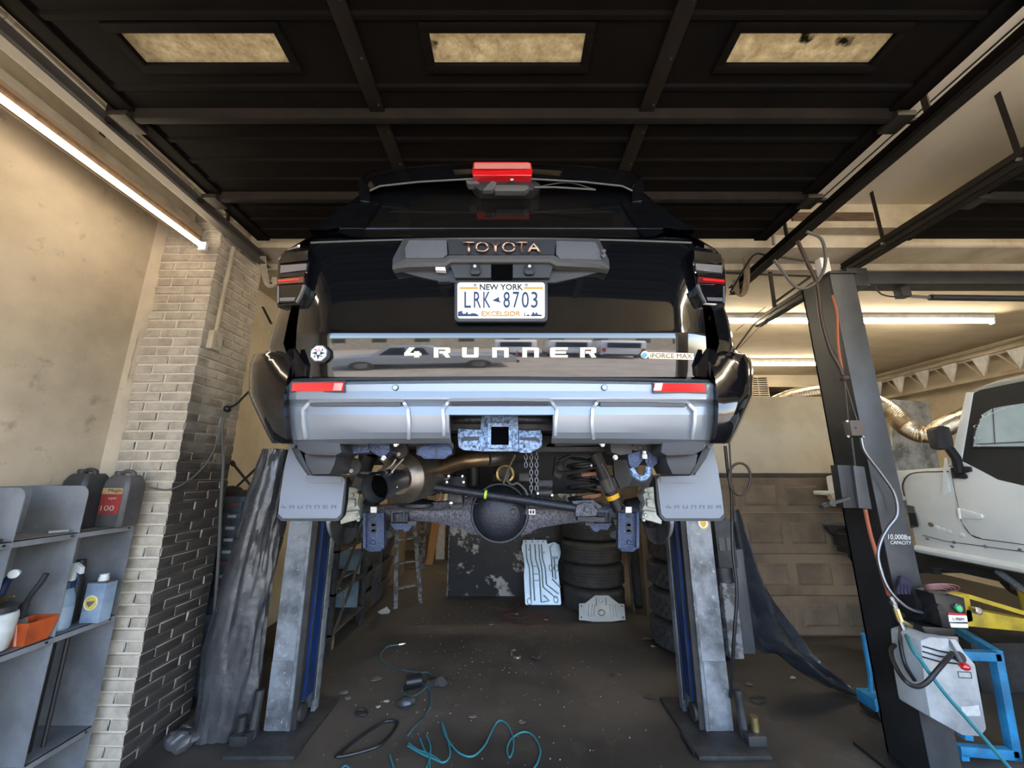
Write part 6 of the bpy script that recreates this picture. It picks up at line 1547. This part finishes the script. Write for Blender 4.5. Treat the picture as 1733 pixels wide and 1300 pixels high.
for py in (722, 741, 755):
    B().tube([J(1653+5*math.cos(2*math.pi*i/8), py+2.5*math.sin(2*math.pi*i/8), -.013) for i in range(8)], .003, 5, closed=True).build('tie_cord', M['white'], wv)
B().tube([J(1652,752,-.012), J(1733,748,-.012)], .004, 5).build('window_fold', M['grey_hose'], wv)
B().tube([J(1680,690,-.012), J(1684,752,-.012)], .003, 5).build('window_fold', M['grey_hose'], wv)
# door
dl = [J(1611,794), J(1618,830), J(1627,870), J(1630,885), J(1645,905), J(1665,912), J(1733,921), V((JX, 1.25, J(1733,921).z))]
B().tube(spl([p + V((-.004,0,0)) for p in dl], 4), .005, 6).build('door_gap', M['steel_dark'], j)
dq = dl + [V((JX,1.25,1.66)), J(1733,822), J(1690,812), J(1660,796), J(1628,780)]
B().prism([p + V((-.010,0,0)) for p in dq], (.012,0,0)).build('door', M['jeep_white'], j, bev=.004)
for px, py in ((1622,868), (1612,800)):
    hg = jp([(px-4,py-6),(px+4,py-6),(px+38 if py > 820 else px+22,py+3),(px+40 if py > 820 else px+24,py+8),(px+36 if py > 820 else px+20,py+11),(px+2,py+9)], 'door_hinge', 'jeep_white' if py > 820 else 'ink_black', th=.02, dx=-.022, bev=.003)
    B().cyl(J(px,py-8,-.02), J(px+3,py+10,-.02), .010, 8).build('hinge_pin', M['jeep_white'] if py > 820 else M['ink_black'], j)
jp([(1598,775),(1600,790),(1606,832),(1597,838),(1593,838)], 'cowl_bracket', 'jeep_white', th=.02, dx=-.012)
for px, py in ((1570,912),(1615,918),(1668,925),(1727,931),(1612,925)): B().lathe(J(px,py,-.004), (-1,0,0), [(.012,0),(.012,.004),(.007,.007)], 10).build('sill_bolt', M['bolt'], j)
B().tube([J(1562,906,-.004), J(1600,916,-.004), J(1733,934,-.004)], .003, 5).build('sill_seam', M['grey_hose'], j)
for k, (px, py) in enumerate(((1575,888),(1586,893),(1596,897),(1606,900),(1628,906))): B().ball(J(px,py,0), .022, 6, (.15,1,.8)).build('body_dent', M['jeep_rust'] if k < 1 else M['jeep_white'], j)
gr = jp([(1534,855),(1545,857),(1553,892),(1541,894)], 'vent_screen', 'grey_hose', th=.01, dx=-.01)
jp([(1537,868),(1548,868),(1553,890),(1542,890)], 'vent_block', 'ink_black', th=.01, dx=-.015)
# mirror
mr = B().prism([J(1580,726,-.16), J(1590,720,-.16), J(1608,722,-.12), J(1614,745,-.10), J(1616,757,-.10), J(1602,762,-.12), J(1588,758,-.16)], (.03,.09,0)).build('mirror_head', M['plastic_dark'], j, bev=.014)
B().tube([J(1604,756,-.10), J(1618,775,-.04), J(1624,798,-.015)], .028, 10).build('mirror_arm', M['ink_black'], j)
jp([(1612,788),(1640,790),(1642,798),(1628,801),(1616,804)], 'mirror_foot', 'ink_black', th=.02, dx=-.03, bev=.003)
# underside
B().box(JX+.15, JX+.23, .4, 4.4, .90, 1.02).box(JX+JW-.23, JX+JW-.15, .4, 4.4, .90, 1.02).build('frame_rail', M['grime'], j)
B().box(JX+.02, JX+JW-.02, .35, 3.35, 1.0, 1.05).build('floor_pan', M['grime'], j)
B().cyl((JX+.05, 3.85, .80), (JX+JW-.05, 3.85, .80), .05, 14).build('front_axle', M['grime'], j)
for s in (.12, JW-.12):
    G = B(); 
    for k in range(4): G.bar((JX+s, 3.35-.0*k, .86+.012*k), (JX+s, 4.3, .86+.012*k), .06, .009)
    G.build('leaf_spring', M['grime'], j)
B().lathe((JX+.6, 2.4, .92), (0,1,0), [(.08,0),(.14,.15),(.16,.5),(.20,.8)], 14).build('gearbox', M['grime'], j)
B().cyl((JX+.35, 1.0, .92), (JX+.4, 2.6, .95), .03, 10).build('exhaust_pipe', M['exhaust_brown'], j)
B().box(JX+.25, JX+.55, 2.75, 3.0, .84, .95).build('skid_block', M['wood_tan'], j, bev=.01)
B().cyl((JX+.08, 2.9, .98), (JX+.02, 2.55, .78), .022, 10).build('damper', M['steel_galv'], j)
for dy in (2.85, 1.2): B().cyl((JX+.19, dy, .62), (JX+.19, dy, .90), .05, 12).build('lift_pad', M['yellow_paint'], j)
tag(B().tube(spl([(3.0, 2.62, .02), (3.2, 2.7, .03), (3.4, 2.75, .02), (3.6, 2.9, .02)], 4), .03, 8).build('foil_scrap', M['foil']), 'crumpled foil scrap on the floor beyond the cyan stand', 'scrap')
tag(B().box(3.6, 4.4, 3.4, 3.9, 0, .35).build('drain_tub', M['grime'], bev=.03), 'black drain tub on the floor under the white off-roader', 'tub')
# ================================================================== HOSES AND LITTER ON THE FLOOR
def floor_tube(pts, r, name, m_, label, cat, z=None, n=6):
    P = [fl(x, y, r + (z[i] if z else 0.)) for i, (x, y) in enumerate(pts)]
    return tag(B().tube(spl(P, n), r, 8).build(name, M[m_]), label, cat)
h = floor_tube([(676,1091),(655,1095),(644,1110),(650,1122),(675,1132),(705,1138),(725,1139),(730,1148),(722,1162),(705,1176),(690,1178),(681,1168),(686,1158),(704,1154),(722,1160),(729,1175),(728,1195),(716,1216),(700,1232),(690,1245)], .006, 'air_hose', 'teal_dirty', 'dirty teal air hose with a coupling snaking across the oily floor', 'hose')
tag(B().cyl(fl(675,1091,.012), fl(683,1090,.012), .011, 10).cyl(fl(682,1090,.012), fl(686,1089,.012), .008, 8).build('hose_coupling', M['bolt']), 'bright steel coupling at the end of the dirty teal hose', 'coupling')
floor_tube([(690,1262),(712,1275),(735,1285),(752,1290),(762,1275),(756,1245),(748,1222),(752,1240),(762,1258),(778,1275),(800,1280),(820,1262),(835,1232),(845,1220),(858,1226),(868,1248),(868,1270),(862,1282),(858,1268),(866,1250),(885,1239),(902,1245),(914,1268),(910,1290),(900,1305)], .0052, 'coiled_hose', 'teal_hose', 'bright teal coiled air hose spilling loops over the floor', 'hose')
floor_tube([(692,1258),(705,1268),(730,1278),(745,1288)], .0052, 'coiled_hose', 'teal_hose', 'teal hose strand bunched at the drain end of the coil', 'hose')
floor_tube([(711,1250),(718,1268),(727,1285),(727,1302)], .0052, 'coiled_hose', 'teal_hose', 'teal hose strand crossing the bunch towards the door', 'hose')
floor_tube([(722,1245),(728,1260),(728,1280),(722,1300)], .0052, 'coiled_hose', 'teal_hose', 'teal hose strand curving beside the crossing strand', 'hose')
floor_tube([(660,1278),(664,1292),(668,1306)], .0052, 'coiled_hose', 'teal_hose', 'short teal hose end near the black hose loop', 'hose')
floor_tube([(576,1302),(585,1296),(593,1302)], .0052, 'coiled_hose', 'teal_hose', 'short teal hose arc beyond the black hose loop', 'hose')
floor_tube([(568,1281),(590,1262),(620,1240),(648,1223),(660,1220),(672,1222),(668,1234),(655,1250),(640,1263),(610,1273),(585,1279),(570,1281)], .009, 'hose_loop', 'black_hose', 'flattened black hose loop on the oily floor', 'hose')
floor_tube([(826,1022),(850,1030),(880,1028),(900,1022),(880,1036),(850,1042),(880,1046),(910,1040),(930,1046),(900,1058),(868,1056),(850,1048)], .006, 'red_hose', 'red_hose', 'dull red hose tangle in front of the dark board', 'hose')
tag(B().cyl(fl(866,1030,.025), fl(878,1022,.025), .022, 10).build('hose_reel_handle', M['steel_dark']), 'dark cylinder lying beside the red hose tangle', 'cylinder')
# oily rag, drain plug etc
c0 = fl(700, 1168); t = thing('oil_filter', c0, 'black oil filter lying inside the loop of the dirty teal hose', 'filter')
B().lathe(c0 + V((-.06,0,.05)), (1,.3,.05), [(.048,0),(.05,.01),(.05,.10),(.045,.115),(.02,.118)], 20).build('can', M['motor_black'], t)
for k in range(8): B().obox(c0 + V((-.055, .05*math.cos(2*math.pi*k/8), .05+.05*math.sin(2*math.pi*k/8))), (.006,0,0), (0,.006,0), (0,0,.006)).build('flute', M['motor_black'], t)
tag(B().ball(fl(688,1188,.03), .05, 6, (1.5,.9,.6)).jitter(.02, 16).build('plastic_bag', M['tarp_navy']), 'crumpled dark plastic bag beside the oil filter', 'bag')
tag(B().tube([fl(612+9*math.cos(2*math.pi*k/14), 1206+5*math.sin(2*math.pi*k/14), .008) for k in range(14)], .010, 6, closed=True).build('metal_ring', M['grime']), 'dull metal ring lying flat on the oily floor', 'ring')
tag(B().tube(spl([fl(866,1108,.006), fl(866,1102,.006), fl(872,1100,.006)], 4), .008, 6).tube(spl([fl(870,1112,.008), fl(876,1114,.008), fl(881,1112,.008)], 4), .010, 6).build('clamp_half', M['bolt']), 'broken hose clamp lying near the bay centre', 'clamp')
tag(B().ball(fl(906,1112,.02), .03, 6, (1.6,.8,.5)).jitter(.015, 22).build('metal_scrap', M['grime']), 'dark metal scrap beside the broken hose clamp', 'scrap')
tag(B().ball(fl(739,1155,.02), .05, 7, (1.6,1,.5)).jitter(.03, 20).build('dirt_clod', M['grime']), 'dark dirt clod beside the dirty teal hose', 'dirt')
def scrap(px, py, sz, m_, name, label, cat):
    c0 = fl(px, py, .004); rr = random.Random(px*7+py)
    a0 = rr.uniform(0, 3); P = []
    for k in range(6):
        a = a0 + 2*math.pi*k/6; r = sz*rr.uniform(.5, 1.1)
        P.append(c0 + V((r*1.5*math.cos(a), r*math.sin(a), rr.uniform(0, sz*.35))))
    tag(B().prism(P, (0,0,.005)).build(name, M[m_], sharp=20), label, cat)
for a in ((637,1151,.045,'leaf_brown','leaf','pale brown leaf near the dirty teal hose bend','leaf'), (583,1174,.035,'leaf_brown','leaf','curled brown leaf on the floor by the left lift post','leaf'), (587,1183,.02,'leaf_brown','leaf','small torn leaf next to the curled brown leaf','leaf'),
          (799,1214,.022,'leaf_brown','leaf','small dry leaf beside the coiled teal hose','leaf'), (884,1224,.024,'leaf_brown','leaf','pinkish dry leaf beyond the last teal loop','leaf'), (772,1194,.02,'bolt','bent_clip','small bent metal clip on the bare floor','clip'),
          (654,1188,.016,'scrap_white','bolt_scrap','white plastic bit beside the metal ring','scrap'), (641,1197,.014,'scrap_white','bolt_scrap','pale plastic bit between the ring and the bag','scrap'), (706,1207,.014,'leaf_brown','bolt_scrap','grey chip inside the dirty hose bend','scrap'),
          (1036,1144,.03,'red_hose','red_scrap','dull red scrap on the bare floor towards the right post','scrap'), (1284,1186,.05,'grime','rag_scrap','dark crumpled rag scrap beside the right lift post','rag'), (1267,1159,.03,'leaf_brown','leaf','curled tan leaf beside the right lift post','leaf'),
          (1343,1148,.022,'scrap_white','paper_bit','white paper bit beside the dragged tarp','paper'), (832,1058,.022,'bolt','metal_nut','bright metal nut in front of the red hose tangle','nut'), (874,1040,.016,'scrap_white','paper_bit','white paper bit among the red hose tangle','paper'), (924,1050,.018,'scrap_white','paper_bit','pale chip below the tall skid plate','chip'),
          (1095,1082,.04,'leaf_brown','leaf','dry leaf heap at the foot of the mud tyre stack','leaf'), (1105,1095,.018,'orange_wood','leaf','orange leaf scrap by the mud tyre stack','leaf'), (535,1153,.03,'leaf_brown','leaf','grey leaf scrap by the left lift post groove','leaf'), (1100,1180,.03,'wood_grey','twig','dull twig on the floor near the right lift post','twig')):
    scrap(*a)
# fine grit
b = B(); rr = random.Random(3)
for k in range(420):
    p = V((rr.uniform(-1.15, .95), rr.uniform(2.3, 5.7), 0)); s = rr.uniform(.0012, .0045)
    b.add([p + V((-s,-s,0)), p + V((s,-s*.6,0)), p + V((s*.3,s,0)), p + V((0,0,s*1.2))], [(0,1,2),(0,1,3),(1,2,3),(2,0,3)])
tag(b.build('floor_grit', M['scrap_white'], sharp=0), 'fine pale grit scattered over the oily floor', 'grit', kind='stuff')
tag(B().prism([fl(1152,1246,.004), fl(1154,1243,.004), fl(1178,1278,.004), fl(1174,1282,.004)], (0,0,.02)).build('chisel', M['ink_black']), 'black steel bar lying in front of the right lift post', 'bar')

# ================================================================== OUTSIDE, MIRRORED IN THE TAILGATE
def van(c0, rot, label, m_, pick=False):
    c0 = V(c0); t = thing('parked_pickup' if pick else 'parked_van', (0,0,0), label, 'pickup' if pick else 'van')
    L, W_, H_ = (5.4, 1.9, 1.85) if pick else (5.6, 2.0, 2.45)
    if pick: prof = [(0,.45),(0,.95),(.1,1.05),(2.1,1.08),(2.35,1.75),(2.6,1.85),(3.6,1.83),(4.1,1.15),(5.3,1.0),(5.4,.8),(5.4,.45)]
    else: prof = [(0,.45),(0,1.2),(.06,2.2),(.3,2.42),(3.6,2.42),(4.0,2.3),(4.7,1.45),(5.5,1.2),(5.6,.9),(5.6,.45)]
    B().prism([V((y-L/2, -W_/2, z)) for y, z in prof], (0, W_, 0)).build('body', M[m_], t, bev=.05)
    if pick: wins = [[(2.45,1.15),(2.6,1.68),(3.0,1.72),(3.0,1.15)], [(3.1,1.15),(3.1,1.72),(3.5,1.72),(3.85,1.18)]]
    else: wins = [[(3.65,1.5),(3.65,2.15),(3.95,2.15),(4.45,1.5)]]
    for w_ in wins:
        for s in (-1, 1): B().prism([V((y-L/2, s*(W_/2+.005), z)) for y, z in w_], (0, .004*s, 0)).build('side_window', M['van_glass'], t)
    B().box(-L/2-.02, -L/2-.0, -.75, .75, 1.45 if not pick else .5, 2.1 if not pick else .95).build('rear_window', M['van_glass'], t)
    for s in (-1, 1): B().box(-L/2-.03, -L/2, s*.88-.08, s*.88+.08, .9, 1.4).build('tail_lamp', M['red_lens'], t)
    B().box(-L/2-.08, -L/2, -.9, .9, .42, .62).build('rear_bumper', M['ink_black'], t)
    for x in (-L/2+1.1, L/2-1.0):
        for s in (-1, 1):
            wh = B().lathe((x, s*(W_/2-.12), .36), (0,s,0), [(.36,-.10),(.36,.12),(.30,.14)], 24).build('wheel', M['rubber'], t)
            B().lathe((x, s*(W_/2-.12), .36), (0,s,0), [(.22,.12),(.20,.146),(.05,.15)], 16).build('hub_cap', M['chain'], wh)
    t.location = c0; t.rotation_euler = (0, 0, R(rot)); return t
van((-2.6, -6.6, -.02), 172, 'silver pickup parked outside, mirrored at the left of the tailgate', 'van_grey', True)
van((.2, -14.5, -.02), -92, 'white van parked outside, mirrored in the middle of the tailgate', 'van_white')
van((3.0, -14.3, -.02), -88, 'white van parked outside beside the middle one', 'van_white')
van((5.6, -13.4, -.02), -80, 'white van parked outside at the end of the row', 'van_white')
t = thing('street_building', (0, -30, 0), 'plain plastered building across the lot outside', 'building')
B().box(-22, 24, -34, -28, -.02, 5.5).build('walls', M['plaster'], t)
for k in range(9): B().box(-19+k*4.6, -17.4+k*4.6, -28.02, -27.98, 2.2, 4.2).build('window', M['van_glass'], t)
